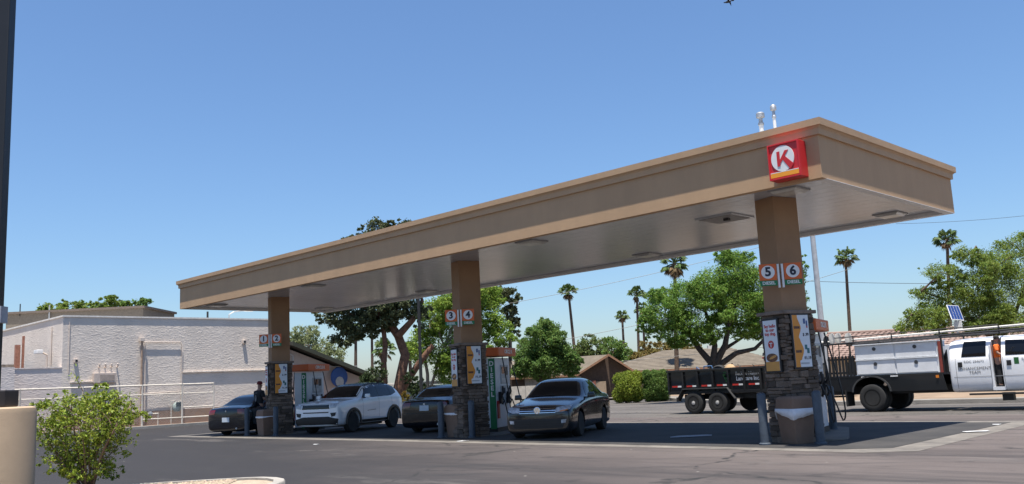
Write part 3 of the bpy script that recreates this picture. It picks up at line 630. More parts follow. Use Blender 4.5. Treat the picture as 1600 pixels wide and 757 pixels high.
b.build("emblem", M_chrome, vw.root); MB().lathe([(.07, ex - .015), (.07, ex - .006), (0, ex - .006)], (0, 0, ez), 24, 'x').build("emblem_backing", M_black_gloss, vw.root)
vw.decal("wiper", M_black, [(-.6, 1.01), (.05, 1.03)], [(-.6, 1.0), (.05, 1.02)], 'front', rows=1, off=.02, sub=8)
for sy in (1, -1): vw.decal("tail_light", M_tail, [(sy * .42, .93), (sy * .70, .93)], [(sy * .42, .80), (sy * .72, .80)], 'rear', rows=3)

# ---- white compact SUV
SUV = [(0.0, .42, .72, .88, .69, .92, .54), (.03, .27, .85, .97, .81, 1.0, .62), (.14, .24, .895, 1.01, .83, 1.045, .66), (.45, .24, .90, 1.03, .85, 1.085, .70), (.95, .24, .91, 1.06, .86, 1.12, .72), (1.18, .24, .91, 1.075, 0.88, 1.15, .75), (1.32, .24, .91, 1.085, .855, 1.20, .72), (1.92, .24, .91, 1.10, .875, 1.565, .68), (2.35, .24, .91, 1.11, .875, 1.64, .675), (3.1, .24, .91, 1.13, .875, 1.645, .67), (3.72, .24, .91, 1.15, .87, 1.61, .66), (4.14, .26, .90, 1.14, .85, 1.42, .66), (4.30, .30, .85, 1.05, .78, 1.12, .62), (4.38, .40, .70, .98, .64, 1.02, .5)]
jdir = -Vector((-math.sin(R_(22)), math.cos(R_(22)), 0)); left = Vector((-jdir.y, jdir.x, 0))
jp = gp(548, 676) - left * .77
jp_ = Car("suv", jp, jdir, "white compact SUV with black roof and cladding facing us at the first pumps", "car", SUV, .9, 2.64, .345, .775, P_white)
for ax in (0, -2.64):
    for sy in (1, -1): jp_.wheel(ax, sy, .345, .785, M_rim_dark, .22)
XJ = lambda s_: .9 - s_
jp_.decal('windshield_surround', M_black_gloss, [(-.60, 1.59), (.60, 1.59)], [(-.75, 1.17), (.75, 1.17)], 'front', sub=12, rows=7, off=.003)
for ax in ('left', 'right'): jp_.decal('blacked_pillars', M_black_gloss, [(XJ(1.74), 1.33), (XJ(1.98), 1.58), (XJ(2.5), 1.62), (XJ(3.3), 1.61), (XJ(3.78), 1.54)], [(XJ(1.50), 1.13), (XJ(2.0), 1.135), (XJ(2.5), 1.14), (XJ(3.4), 1.16), (XJ(3.84), 1.26)], ax, rows=7, off=.003)
jp_.decal("windshield", M_glass, [(-.54, 1.535), (.54, 1.535)], [(-.70, 1.19), (.70, 1.19)], 'front', sub=10, rows=6)
jp_.decal("rear_window", M_glass, [(-.5, 1.52), (.5, 1.52)], [(-.6, 1.2), (.6, 1.2)], 'rear', sub=10, rows=5)
jp_.decal("roof_panel", M_black_gloss, [(-.63, XJ(1.99)), (.63, XJ(1.99))], [(-.63, XJ(3.95)), (.63, XJ(3.95))], 'top', sub=12, rows=14, off=.006)
for ax in ('left', 'right'):
    jp_.decal("side_window", M_glass_blue, [(XJ(1.82), 1.37), (XJ(2.02), 1.52), (XJ(2.5), 1.575)], [(XJ(1.62), 1.14), (XJ(2.0), 1.145), (XJ(2.52), 1.15)], ax)
    jp_.decal("side_window", M_glass_blue, [(XJ(2.57), 1.575), (XJ(3.0), 1.575), (XJ(3.3), 1.56)], [(XJ(2.57), 1.15), (XJ(3.0), 1.16), (XJ(3.36), 1.17)], ax)
    jp_.decal("quarter_window", M_glass_blue, [(XJ(3.36), 1.55), (XJ(3.72), 1.48)], [(XJ(3.42), 1.19), (XJ(3.78), 1.28)], ax)
    jp_.decal("sill_cladding", M_black, [(XJ(1.33), .40), (XJ(3.1), .40)], [(XJ(1.33), .25), (XJ(3.1), .25)], ax, rows=2, sub=10, off=.015)
    jp_.decal("roof_rail", M_black, [(XJ(1.95), 1.55), (XJ(2.4), 1.60), (XJ(3.6), 1.60)], [(XJ(1.93), 1.525), (XJ(2.4), 1.578), (XJ(3.6), 1.575)], ax, rows=1, off=.02)
    jp_.decal("door_trim", M_black, [(XJ(1.75), .70), (XJ(2.3), .72)], [(XJ(1.75), .685), (XJ(2.3), .705)], ax, rows=1, off=.012)
    for sx in (1.5, 2.54, 3.42): jp_.seam([(XJ(sx), 1.1), (XJ(sx), .7), (XJ(sx), .42)], ax)
    for sx in (2.38, 3.25): jp_.decal("door_handle", P_white, [(XJ(sx - .1), .99), (XJ(sx + .1), .99)], [(XJ(sx - .1), .955), (XJ(sx + .1), .955)], ax, rows=1, off=.03)
    sy = 1 if ax == 'left' else -1
    for ax0 in (0, -2.64):
        b = MB(); n_ = 18; r0, r1 = .40, .475; vs_ = []
        for k in range(n_ + 1):
            a = R_(-8) + R_(196) * k / n_
            for rr in (r0, r1):
                for yy in (.90, .935): vs_.append((ax0 + math.cos(a) * rr, sy * yy, .355 + math.sin(a) * rr))
        fs_ = []
        for k in range(n_):
            o = k * 4; fs_ += [(o, o + 4, o + 6, o + 2), (o + 1, o + 3, o + 7, o + 5), (o, o + 1, o + 5, o + 4), (o + 2, o + 6, o + 7, o + 3)]
        b.add(vs_, fs_); b.build("arch_cladding", M_black, jp_.root, smooth=True)
mirrors(jp_, -.72, .95, 1.2, P_white)
jp_.decal("hood_shadow_line", M_black, [(-.7, .985), (.7, .985)], [(-.7, .977), (.7, .977)], 'front', rows=1, sub=12)
g_ = jp_.decal("grille", M_black_gloss, [(-.53, .965), (.53, .965)], [(-.55, .83), (.55, .83)], 'front', rows=3, sub=12)
jp_.decal("bumper_slot", M_black, [(-.52, .735), (.52, .735)], [(-.50, .70), (.50, .70)], 'front', rows=1, sub=10)
jp_.decal("lower_bumper", M_black, [(-.85, .50), (-.5, .58), (.5, .58), (.85, .50)], [(-.80, .25), (-.5, .245), (.5, .245), (.80, .25)], 'front', rows=4, sub=5, off=.014)
for sy in (1, -1):
    jp_.decal("headlight", M_head, [(sy * .56, .97), (sy * .82, 1.0)], [(sy * .58, .84), (sy * .80, .875)], 'front', rows=3, sub=6, off=.01)
    jp_.decal("fog_light_pocket", M_black, [(sy * .58, .70), (sy * .80, .71)], [(sy * .62, .57), (sy * .76, .60)], 'front', rows=3, sub=5, off=.01)
    jp_.decal("tail_light", M_tail, [(sy * .55, 1.12), (sy * .78, 1.12)], [(sy * .55, 1.0), (sy * .78, 1.0)], 'rear', rows=2)
MB().box((.9 - .1, 0, 1.035), (.015, .12, .02)).build("hood_badge", M_black, jp_.root)

# ---- two black sedans seen from behind
def rear_sedan(name, pos, label, paint_, dz, plate_z, dark):
    st = [(a, zb, w_ * 1.0, zs + dz * .6, wb_, zt + dz, wt) for (a, zb, w_, zs, wb_, zt, wt) in SED]
    c = Car(name, pos, CARDIR, label, "car", st, .9, 2.7, .32, .76, paint_)
    for ax in (0, -2.7):
        for sy in (1, -1): c.wheel(ax, sy, .32, .765, M_rim_dark if dark else M_rim_silver)
    sedan_windows(c, .9, dz); mirrors(c, -.72, .93, 1.02)
    for sy in (1, -1): c.decal("tail_light", M_tail, [(sy * .46, .93 + dz * .6), (sy * .745, .93 + dz * .6)], [(sy * .50, .78), (sy * .76, .76)], 'rear', rows=3, sub=6, off=.008)
    c.decal("license_plate", M_plate, [(-.155, plate_z + .08), (.155, plate_z + .08)], [(-.155, plate_z - .08), (.155, plate_z - .08)], 'rear', rows=2, off=.02, sub=4)
    c.decal("bumper_crease", M_black, [(-.74, .62), (.74, .62)], [(-.74, .60), (.74, .60)], 'rear', rows=1, sub=12)
    c.decal("trunk_seam", M_black, [(-.5, .70), (.5, .70)], [(-.5, .69), (.5, .69)], 'rear', rows=1, sub=10)
    h, nrm, _, _ = c.bvh.ray_cast(Vector((-9, 0, .88)), Vector((1, 0, 0)))
    MB().lathe([(.035, h.x - .012), (.03, h.x - .02), (0, h.x - .02)], (0, 0, .88), 16, 'x').build("badge", M_alu, c.root)
    MB().tube([(-.0 + .9 - 4.66, -.45, .27), (.9 - 4.4, -.45, .27)], .035, 10).build("exhaust", M_galv, c.root, smooth=True)
    return c
left = Vector((-CARDIR.y, CARDIR.x, 0))
c1 = rear_sedan("sedan", gp(357, 680) + CARDIR * 2.7 - left * .70, "black sedan seen from behind, parked left of the first column", P_navy, .0, .58, False)
c2 = rear_sedan("sedan", gp(653, 675) + CARDIR * 2.7 - left * .76, "black sedan seen from behind, between the white SUV and middle column", P_black, .0, .76, True)

# ================================================================== PEOPLE
def skin_mesh(name, pts, edges, rad, m, parent, root=0, lv=2):
    me = bpy.data.meshes.new(name); me.from_pydata(pts, edges, []); o = bpy.data.objects.new(name, me); C.objects.link(o); o.parent = parent
    md = o.modifiers.new("skin", 'SKIN'); md.use_smooth_shade = True
    for i, r in enumerate(rad):
        d = me.skin_vertices[0].data[i]; d.radius = (r, r) if not isinstance(r, tuple) else r; d.use_root = (i == root)
    ss = o.modifiers.new("ss", 'SUBSURF'); ss.levels = lv; ss.render_levels = lv
    applied(o, None); o.data.materials.clear(); o.data.materials.append(m); o.data.polygons.foreach_set("use_smooth", [True] * len(o.data.polygons)); return o
def person(pos, rz, label, shirt, trousers, cap, skin, arms, scale=1.0, capdir=1):
    r = empty("person", pos, rz, label, "person"); r.scale = (scale,) * 3
    # +y is where the person faces
    J = dict(pel=(0, 0, .95), wa=(0, .0, 1.10), ch=(0, .01, 1.30), sh=(0, 0, 1.45), ne=(0, .01, 1.53), hd=(0, .03, 1.62), ht=(0, .03, 1.73))
    pts = [J['pel'], J['wa'], J['ch'], J['sh'], J['ne'], J['hd'], J['ht']]; rad = [(.15, .11), (.145, .105), (.165, .115), (.10, .085), (.055, .055), (.078, .092), (.062, .075)]
    ed = [(i, i + 1) for i in range(6)]
    def chain(start, seq, rr):
        p = start
        for q, r_ in zip(seq, rr): pts.append(q); rad.append(r_); ed.append((p, len(pts) - 1)); p = len(pts) - 1
        return p
    for s_, (el, wr_, hn) in zip((-1, 1), arms):
        hand = chain(3, [(s_ * .17, 0, 1.42), el, wr_], [.065, .045, .03]); e, w__ = Vector(el), Vector(wr_); d = (w__ - e).normalized(); sd = d.cross(Vector((0, 0, 1))).normalized() if abs(d.z) < .95 else Vector((0, 1, 0))
        palm = chain(hand, [tuple(w__ + d * .06)], [(.034, .022)])
        for k, (o_, l_) in enumerate(((-.028, .07), (-.009, .085), (.01, .08), (.027, .065))): chain(palm, [tuple(w__ + d * (.08 + l_ * .5) + sd * o_), tuple(w__ + d * (.075 + l_) + sd * o_ + Vector((0, .02, -.02)))], [.009, .008])
        chain(hand, [tuple(w__ + d * .05 + sd * -.045), tuple(w__ + d * .085 + sd * -.055)], [.011, .009])
    for s_ in (-1, 1): chain(0, [(s_ * .09, .0, .86), (s_ * .10, .01, .5), (s_ * .10, -.02, .09), (s_ * .11, .1, .035)], [.095, .062, .042, .035])
    skin_mesh("body", pts, ed, rad, skin, r)
    sp = [J['pel'], J['wa'], J['ch'], (0, 0, 1.445), (0, .005, 1.50)]; sr = [(.175, .135), (.168, .13), (.188, .138), (.118, .10), (.07, .068)]; se = [(0, 1), (1, 2), (2, 3), (3, 4)]
    for s_, (el, wr_, hn) in zip((-1, 1), arms):
        a = Vector((s_ * .175, 0, 1.42)); e = Vector(el); i = len(sp); sp += [tuple(a), tuple(a.lerp(e, .8))]; sr += [.088, .066]; se += [(3, i), (i, i + 1)]
    skin_mesh("t_shirt", sp, se, sr, shirt, r)
    tp_ = [(0, 0, .97), (0, 0, .93)]; tr = [(.162, .125), (.16, .122)]; te = [(0, 1)]
    for s_ in (-1, 1):
        i = len(tp_); tp_ += [(s_ * .092, 0, .84), (s_ * .10, .012, .5), (s_ * .10, -.012, .1)]; tr += [.108, .08, .068]; te += [(1, i), (i, i + 1), (i + 1, i + 2)]
    skin_mesh("jeans", tp_, te, tr, trousers, r)
    for s_ in (-1, 1): MB().box((s_ * .105, .05, .045), (.095, .27, .09), taper=.8).build("shoe", M_black, r, bevel=.02, smooth=True)
    # face and cap
    nb = MB(); nb.box((0, .125, 1.645), (.026, .03, .045), taper=.5); nb.build("nose", skin, r, bevel=.005)
    for s_ in (-1, 1): MB().lathe([(.011, 0), (.008, .006), (0, .007)], (s_ * .032, .112, 1.675), 8, 'y').build("eye", M_black, r); MB().box((s_ * .082, .025, 1.655), (.014, .03, .055)).build("ear", skin, r, bevel=.005)
    MB().box((0, .112, 1.597), (.05, .012, .008)).build("mouth", mat("lip", (.25, .1, .08), .6), r)
    b = MB(); b.lathe([(.094, 1.69), (.098, 1.73), (.085, 1.775), (.05, 1.805), (0, 1.812)], (0, .025, 0), 20); b.prism([(-.075, .09 * capdir), (.075, .09 * capdir), (.055, .19 * capdir), (-.055, .19 * capdir)], 'z', 1.695, 1.705)
    b.build("cap", cap, r, smooth=True)
    return r
M_skin = mat("skin", (.36, .20, .14), .6, var=.05)
mp = at(405, 640, 0.0001 + 33.0); mp.z = 0
hd = math.atan2(-( -18 - mp.x), ( 22 - mp.y))
pr = person((mp.x, mp.y, 0), R_(8), "man in red cap and black printed t-shirt standing at the first column", mat("black_cotton", (.02, .02, .022), .9, var=.2), mat("denim", (.035, .05, .09), .9, var=.2), mat("red_cap_cloth", (.16, .018, .02), .85), M_skin, [((-.24, .02, 1.17), (-.22, .22, 1.05), 0), ((.24, .04, 1.18), (.2, .26, 1.12), 0)], 1.05)
# printed mark on the back of the shirt
b = MB(); b.lathe([(.06, 0), (.06, .006), (0, .006)], (0, 0, 0), 16, 'y'); o = b.build("back_print", mat("grey_print_ink", (.2, .19, .19), .8, var=.5, vscale=25), pr); o.matrix_local = Matrix.Translation((.0, -.155, 1.22)) @ Matrix.Diagonal((.9, 1, 2.0, 1))
o = MB().box((0, -.14, 1.40), (.16, .006, .02)).build("back_print", MATS["grey_print_ink"], pr)


# ================================================================== TRAILER AND WORK TRUCK (axis along X, near side Y = 27.2)
P_trail = paint("black_trailer_paint", (.012, .012, .013), .35); M_refl_r = mat("red_reflector", (.5, .03, .02), .3); M_refl_w = mat("white_reflector", (.75, .75, .75), .3)
def big_wheel(parent, x, y, r, tw, rim, sy=-1, dish=.08):
    w_ = empty("wheel", (x, y, r), 0); w_.parent = parent
    MB().lathe([(r * .60, -tw / 2), (r * .82, -tw / 2 - .012), (r * .96, -tw / 2 + .01), (r, -tw / 2 + .05), (r, tw / 2 - .05), (r * .96, tw / 2 - .01), (r * .82, tw / 2 + .012), (r * .60, tw / 2)], n=36, axis='y').build("tyre", M_rubber, w_, smooth=True)
    b = MB(); yo = sy * tw / 2; b.lathe([(r * .61, yo - sy * .12), (r * .61, yo), (r * .55, yo), (r * .50, yo - sy * dish), (r * .2, yo - sy * dish), (r * .17, yo - sy * (dish - .06)), (0, yo - sy * (dish - .07))], n=28, axis='y')
    for k in range(8): a = k * math.pi / 4; b.box((math.cos(a) * r * .3, yo - sy * (dish - .015), math.sin(a) * r * .3), (.025, .03, .025))
    b.build("rim", rim, w_, smooth=True)
TY = 27.2
tr = empty("dump_trailer", (-17, TY, 0), 0, "black tandem axle dump trailer with ribbed sides hitched behind the work truck", "trailer")
tx = lambda x: x + 17
def tb(b, n, m, **k): return b.build(n, m, tr, **k)
XA, XB = -19.40, -14.35
tb(MB().box((tx((XA + XB) / 2), .03, 1.13), (XB - XA, .05, .74)), "side_wall", P_trail); tb(MB().box((tx((XA + XB) / 2), 1.97, 1.13), (XB - XA, .05, .74)), "side_wall", P_trail)
tb(MB().box((tx(XA), 1.0, 1.13), (.05, 1.9, .74)), "tailgate", P_trail); tb(MB().box((tx(XB), 1.0, 1.13), (.05, 1.9, .74)), "front_wall", P_trail)
tb(MB().box((tx((XA + XB) / 2), 1.0, .74), (XB - XA, 1.95, .06)), "floor_plate", P_trail)
tb(MB().box((tx((XA + XB) / 2), -.015, 1.52), (XB - XA + .06, .12, .07)), "top_rail", P_trail, bevel=.01); tb(MB().box((tx((XA + XB) / 2), 2.0, 1.52), (XB - XA + .06, .12, .07)), "top_rail", P_trail, bevel=.01)
tb(MB().box((tx((XA + XB) / 2), -.02, .74), (XB - XA, .1, .1)), "bottom_rail", P_trail, bevel=.01); tb(MB().box((tx((XA + XB) / 2), -.02, 1.36), (XB - XA, .06, .03)), "belt_rail", P_trail)
tb(MB().box((tx((XA + XB) / 2 + .3), .35, .58), (XB - XA - .3, .1, .18)), "chassis_rail", P_trail); tb(MB().box((tx((XA + XB) / 2 + .3), 1.65, .58), (XB - XA - .3, .1, .18)), "chassis_rail", P_trail)
for k in range(9): tb(MB().box((tx(XA + .04 + k * (XB - XA - .08) / 8), -.03, 1.12), (.07, .08, .72)), "rib", P_trail, bevel=.008)
for k in range(8):
    x = tx(XA + .34 + k * .625)
    if k not in (2,) : pass
    tb(MB().box((x - .06, -.006 - .005, .97), (.24, .012, .055)), "red_reflector", M_refl_r); tb(MB().box((x + .14, -.011, .97), (.15, .012, .055)), "white_reflector", M_refl_w)
for wx in (-18.30, -17.32):
    for wy, sy in ((-.02, -1), (2.02, 1)): big_wheel(tr, tx(wx), wy, .385, .24, mat("grey_trailer_rim", (.5, .49, .47), .5, metal=.2), sy, .05)
b = MB(); P_ = [(-18.95, .52), (-18.72, .86), (-16.9, .86), (-16.62, .50)]
for i in range(3): (xa, za), (xb, zb) = P_[i], P_[i + 1]; b.prism([(tx(xa), za), (tx(xb), zb), (tx(xb), zb + .03), (tx(xa), za + .03)], 'y', -.17, .12)
b.prism([(tx(-16.62), .50), (tx(-16.45), .50), (tx(-16.45), .53), (tx(-16.62), .53)], 'y', -.17, .12); tb(b, "fender", mat("worn_black_steel", (.05, .05, .05), .5))
tb(MB().box((tx(-18.98), -.02, .52), (.04, .26, .14)), "mud_flap", M_rubber)
b = MB(); b.tube([(tx(-14.4), .3, .58), (tx(-13.35), .98, .58)], .06, 6); b.tube([(tx(-14.4), 1.7, .58), (tx(-13.35), 1.02, .58)], .06, 6); tb(b, "tongue", P_trail)
text_obj("lettering", "Back to Nature", .165, M_refl_w, tr, frame_mtx((tx(-16.13), -.008, 1.335), (1, 0, 0), (0, -1, 0)), bold=.003, sx=.92)
text_obj("lettering", "Landcare Inc.", .185, M_refl_w, tr, frame_mtx((tx(-16.13), -.008, 1.165), (1, 0, 0), (0, -1, 0)), bold=.006, sx=.92)
b = MB()
for dx, r_, dz in ((-.03, .10, 1.33), (.07, .085, 1.29), (.0, .08, 1.22)): b.lathe([(r_, -.004), (r_, -.012), (0, -.012)], (tx(-16.98) + dx, 0, dz), 14, 'y')
b.box((tx(-16.98), -.008, 1.14), (.03, .008, .14)); tb(b, "tree_logo", mat("logo_green", (.02, .12, .03), .5))
# load on the trailer
t = tag(MB().lathe([(.20, -.09), (.30, -.10), (.33, -.04), (.33, .04), (.30, .10), (.20, .09), (.20, -.09)], n=28, axis='y').build("spare_tyre", M_rubber, smooth=True), "spare tyre sticking up above the black trailer wall", "tyre"); t.location = (-17.6, TY + .6, 1.34); t.rotation_euler = (.1, 0, .1)
sk = tag(MB().lathe([(.16, -.1), (.22, .0), (.2, .14), (.1, .24), (0, .26)], n=14).build("canvas_sack", mat("tan_canvas", (.45, .30, .16), .9, var=.2), smooth=True), "tan canvas sack on the trailer beside the spare tyre", "sack"); sk.location = (-17.1, TY + .5, 1.42)
for i, (x, a, m_, lb) in enumerate([(-18.35, .5, mat("blue_tool", (.08, .17, .33), .5), "blue handled tool frame poking above the trailer's rear end"), (-15.75, -.6, mat("red_tool", (.4, .05, .03), .5), "red handled tool poking above the trailer's lettered end")]):
    e = empty("garden_tool", (x, TY + .7, .8), 0, lb, "tool", "tools on the trailer"); b = MB()
    if i == 0: b.tube([(-.3, 0, .2), (-.25, 0, .85), (-.12, 0, .72)], .02, 6); b.tube([(.05, .0, .85), (.38, 0, .85), (.42, 0, .7)], .02, 6); b.tube([(0, 0, .2), (.05, 0, .85)], .02, 6)
    else: b.tube([(.2, 0, .1), (-.12, 0, 1.02)], .025, 6); b.box((-.12, 0, 1.03), (.09, .06, .05))
    b.build("handle", m_, e); MB().box((.0, 0, .12), (.3, .2, .2)).build("head", M_black, e, bevel=.02)
b = MB(); rr = random.Random(5)
for i in range(500):
    p = Vector((rr.uniform(-19.2, -14.5), rr.uniform(TY + .2, TY + 1.8), 1.2 + rr.uniform(0, .3))); d = Vector((rr.uniform(-1, 1), rr.uniform(-1, 1), rr.uniform(-.3, .5))).normalized() * rr.uniform(.08, .3); n_ = d.orthogonal().normalized() * .02
    b.quad(p - n_, p + d - n_, p + d + n_, p + n_)
tag(b.build("brush_cuttings", mat("dry_cuttings", (.06, .05, .035), .95, island=.5), fix=False), "dark brush cuttings heaped inside the black trailer", "brush", kind="stuff")

# ---- the truck
tk = empty("work_truck", (-10, TY, 0), 0, "silver crew cab work truck with black flatbed and grey tool boxes", "truck")
kx_ = lambda x: x + 10
P_silver = mat("silver_truck_paint", (.82, .82, .83), .35, metal=.1, coat=.6, var=.05, vscale=2); M_box = mat("grey_tool_box", (.78, .79, .80), .45, var=.06, vscale=3)
def kb(b, n, m, parent=None, **k): return b.build(n, m, parent or tk, **k)
# flatbed with wheel arch cut out of its skirt
WX = -11.93
poly = [(-13.45, .66), (-13.45, 1.08), (-9.82, 1.08), (-9.72, .60), (-11.35, .60)]
for k in range(0, 13): a = math.pi * k / 12; poly.append((WX + .56 * math.cos(a), .60 + .44 * math.sin(a)))
poly.append((-12.6, .62)); poly = [(kx_(x), z) for x, z in poly]
kb(MB().prism(poly, 'y', 0.0, .05), "bed_skirt", P_trail); kb(MB().prism(poly, 'y', 2.1, 2.15), "bed_skirt", P_trail)
kb(MB().box((kx_(-11.63), 1.07, 1.07), (3.65, 2.15, .06)), "bed_floor", P_trail); kb(MB().box((kx_(-13.47), 1.07, .9), (.05, 2.1, .4)), "rear_panel", P_trail)
b = MB(); vs_ = []
for k in range(17):
    a = math.pi * k / 16
    for rr_, yy in ((.56, -.03), (.61, -.03), (.61, .03), (.56, .03)): vs_.append((kx_(WX) + rr_ * math.cos(a), yy, .60 + rr_ * .8 * math.sin(a)))
b.add(vs_, [(i * 4 + j, i * 4 + (j + 1) % 4, i * 4 + 4 + (j + 1) % 4, i * 4 + 4 + j) for i in range(16) for j in range(4)]); kb(b, "arch_flare", mat("worn_black_steel", (.05, .05, .05), .5))
kb(MB().box((kx_(-11), .62, .62), (6.8, .1, .22)), "chassis_rail", M_black); kb(MB().box((kx_(-11), 1.5, .62), (6.8, .1, .22)), "chassis_rail", M_black)
M_trim = mat("dark_truck_rim", (.05, .05, .05), .5, metal=.3)
for wy, sy in ((.10, -1), (.38, -1), (1.78, 1), (2.05, 1)): big_wheel(tk, kx_(WX), wy, .415, .24, M_trim, sy, .14 if sy < 0 else .05)
for wy, sy in ((.12, -1), (2.02, 1)): big_wheel(tk, kx_(-7.0 + .6), wy, .415, .24, M_trim, sy, .02)
for yy in (.25, 1.9): kb(MB().box((kx_(-12.75), yy, .42), (.03, .55, .5)), "mud_flap", M_rubber)
kb(MB().box((kx_(-9.95), -.012, .99), (.08, .03, .08)), "marker_lamp", M_amber); kb(MB().box((kx_(-12.1), -.008, 1.05), (.22, .015, .035)), "reflector", M_refl_w); kb(MB().box((kx_(-11.2), -.008, 1.05), (.22, .015, .035)), "reflector", M_refl_w)
# tool boxes, two tiers of two doors
tbx = kb(MB().box((kx_(-11.12), .36, 1.56), (2.46, .66, .92)), "tool_box", M_box, bevel=.01)
for r_ in range(2):
    for c_ in range(2):
        dd_ = kb(MB().box((kx_(-11.73 + c_ * 1.22), .02, 1.335 + r_ * .455), (1.17, .03, .40)), "tool_box_door", M_box, tbx, bevel=.008)
kb(MB().box((kx_(-11.12), .01, 1.565), (2.46, .05, .03)), "drip_rail", M_box, tbx); kb(MB().box((kx_(-11.12), .33, 2.03), (2.5, .74, .03)), "tool_box_lid", M_box, tbx)
for r_ in range(2):
    for c_ in range(2): b = MB(); b.lathe([(.055, .005), (.055, -.012), (0, -.012)], (kx_(-11.73 + c_ * 1.22), 0, 1.43 + r_ * .455), 16, 'y'); kb(b, "latch", mat("latch_steel", (.09, .09, .095), .4, metal=.6), tbx)
kb(MB().box((kx_(-11.12), 1.8, 1.5), (2.46, .6, .82)), "tool_box", M_box, bevel=.01)
# stake side: eight upright slats, two rails
for k in range(8): kb(MB().prism([(kx_(-13.22) + k * .112 - .032, 1.1), (kx_(-13.22) + k * .112 + .032, 1.1), (kx_(-13.22) + k * .112 + .032, 1.70), (kx_(-13.22) + k * .112, 1.74), (kx_(-13.22) + k * .112 - .032, 1.70)], 'y', .03, .06), "stake", M_black)
for z in (1.2, 1.62): kb(MB().box((kx_(-12.83), .075, z), (.9, .03, .06)), "stake_rail", M_black)
# headache rack, overhead rails
for x in (-13.4, -9.78): 
    for yy in (.12, 2.0): kb(MB().tube([(kx_(x), yy, 1.1), (kx_(x), yy, 2.16)], .03, 8), "rack_post", M_black)
for yy in (.12, 2.0): kb(MB().tube([(kx_(-13.5), yy, 2.10), (kx_(-6.2), yy, 2.22)], .03, 8), "rack_rail", M_black)
for x, z in ((-13.3, 2.13), (-12.4, 2.14), (-11.2, 2.16), (-9.8, 2.18), (-8.2, 2.2), (-6.6, 2.22)): kb(MB().tube([(kx_(x), .1, z), (kx_(x), 2.02, z)], .022, 6), "rack_crossbar", M_black)
for x in (-12.4, -11.2, -9.8, -8.2): kb(MB().tube([(kx_(x), .12, 2.1), (kx_(x), .12, 2.33)], .02, 6), "rack_stub", M_black)
kb(MB().tube([(kx_(-13.0), .12, 2.3), (kx_(-8.2), .12, 2.36)], .015, 6), "rack_rail", M_black)
kb(MB().box((kx_(-9.83), .1, 1.55), (.07, .09, .9)), "red_post", mat("faded_red_paint", (.27, .05, .035), .6, var=.2)); kb(MB().box((kx_(-9.95), .16, 1.75), (.05, .05, .5)), "red_post", MATS["faded_red_paint"])
kb(MB().prism([(kx_(-9.98), 1.1), (kx_(-9.7), 1.1), (kx_(-9.7), 1.75)], 'y', .2, .28), "gusset", M_black)
# cab: loft along x, then doors
CAB = [(-9.64, .52, .99, 1.42, .97, 1.93, .78), (-9.60, .50, 1.025, 1.44, 1.005, 1.99, .80), (-9.40, .50, 1.03, 1.45, 1.01, 2.03, .80), (-8.4, .50, 1.03, 1.45, 1.01, 2.06, .80), (-7.45, .50, 1.03, 1.44, 1.01, 2.05, .79), (-7.15, .50, 1.03, 1.43, 1.01, 1.98, .79), (-6.62, .50, 1.03, 1.40, 1.0, 1.45, .85), (-6.45, .50, 1.03, 1.38, 1.0, 1.42, .85), (-5.6, .50, 1.02, 1.30, .98, 1.36, .8), (-5.25, .5, .98, 1.2, .94, 1.27, .76), (-5.15, .56, .9, 1.1, .88, 1.16, .7)]
vs_, fs_ = loft_body([(kx_(a[0]),) + a[1:] for a in CAB]); b = MB(); b.add([(x, y + 1.05, z) for x, y, z in vs_], fs_); cab = kb(b, "cab", P_silver)
m_ = cab.modifiers.new("ss", 'SUBSURF'); m_.levels = 2; m_.render_levels = 2; applied(cab)
c_ = MB().lathe([(.52, -.3), (.52, .3)], (kx_(-6.4), .1, .46), 28, 'y').build("cutter", M_black, tk); md = cab.modifiers.new("b", 'BOOLEAN'); md.object = c_; md.solver = 'EXACT'
gap = MB().box((kx_(-8.34), .1, 1.25), (.27, .7, 1.4)).build("cutter", M_black, tk); md = cab.modifiers.new("b", 'BOOLEAN'); md.object = gap; md.solver = 'EXACT'
bmx = bmesh.new(); bmx.from_mesh(cab.data); cbvh = BVHTree.FromBMesh(bmx); bmx.free()
applied(cab); bpy.data.objects.remove(c_); bpy.data.objects.remove(gap)
cab.data.materials.clear(); cab.data.materials.append(P_silver); cab.data.polygons.foreach_set("material_index", [0] * len(cab.data.polygons)); cab.data.polygons.foreach_set("use_smooth", [True] * len(cab.data.polygons)); cab.data.set_sharp_from_angle(angle=R_(45))
class _D(Car):
    def __init__(s): s.root = tk; s.bvh = cbvh; s.body = cab
D_ = _D()
D_.decal("side_window", M_glass, [(kx_(-9.20), 1.93), (kx_(-8.60), 1.93)], [(kx_(-9.26), 1.50), (kx_(-8.60), 1.50)], 'right', rows=5, off=.008)
D_.decal("side_window", M_glass, [(kx_(-8.10), 1.92), (kx_(-7.5), 1.90), (kx_(-7.22), 1.82)], [(kx_(-8.10), 1.50), (kx_(-7.4), 1.50), (kx_(-6.92), 1.50)], 'right', rows=5, off=.008)
D_.decal("windshield", M_glass, [(1.05 - .62, 1.92), (1.05 + .62, 1.92)], [(1.05 - .78, 1.5), (1.05 + .78, 1.5)], 'front', rows=5, sub=8)
for x in (-9.42, -8.50, -8.17, -6.85): D_.seam([(kx_(x), 1.46), (kx_(x), 1.0), (kx_(x), .56)], 'right')
D_.decal("body_crease", mat("crease_grey", (.3, .3, .31), .5), [(kx_(-9.5), .95), (kx_(-6.9), .95)], [(kx_(-9.5), .935), (kx_(-6.9), .935)], 'right', rows=1, sub=14, off=.004)
for x in (-9.30, -8.02): D_.decal("door_handle", M_black, [(kx_(x - .06), 1.36), (kx_(x + .06), 1.36)], [(kx_(x - .06), 1.22), (kx_(x + .06), 1.22)], 'right', rows=2, off=.02)
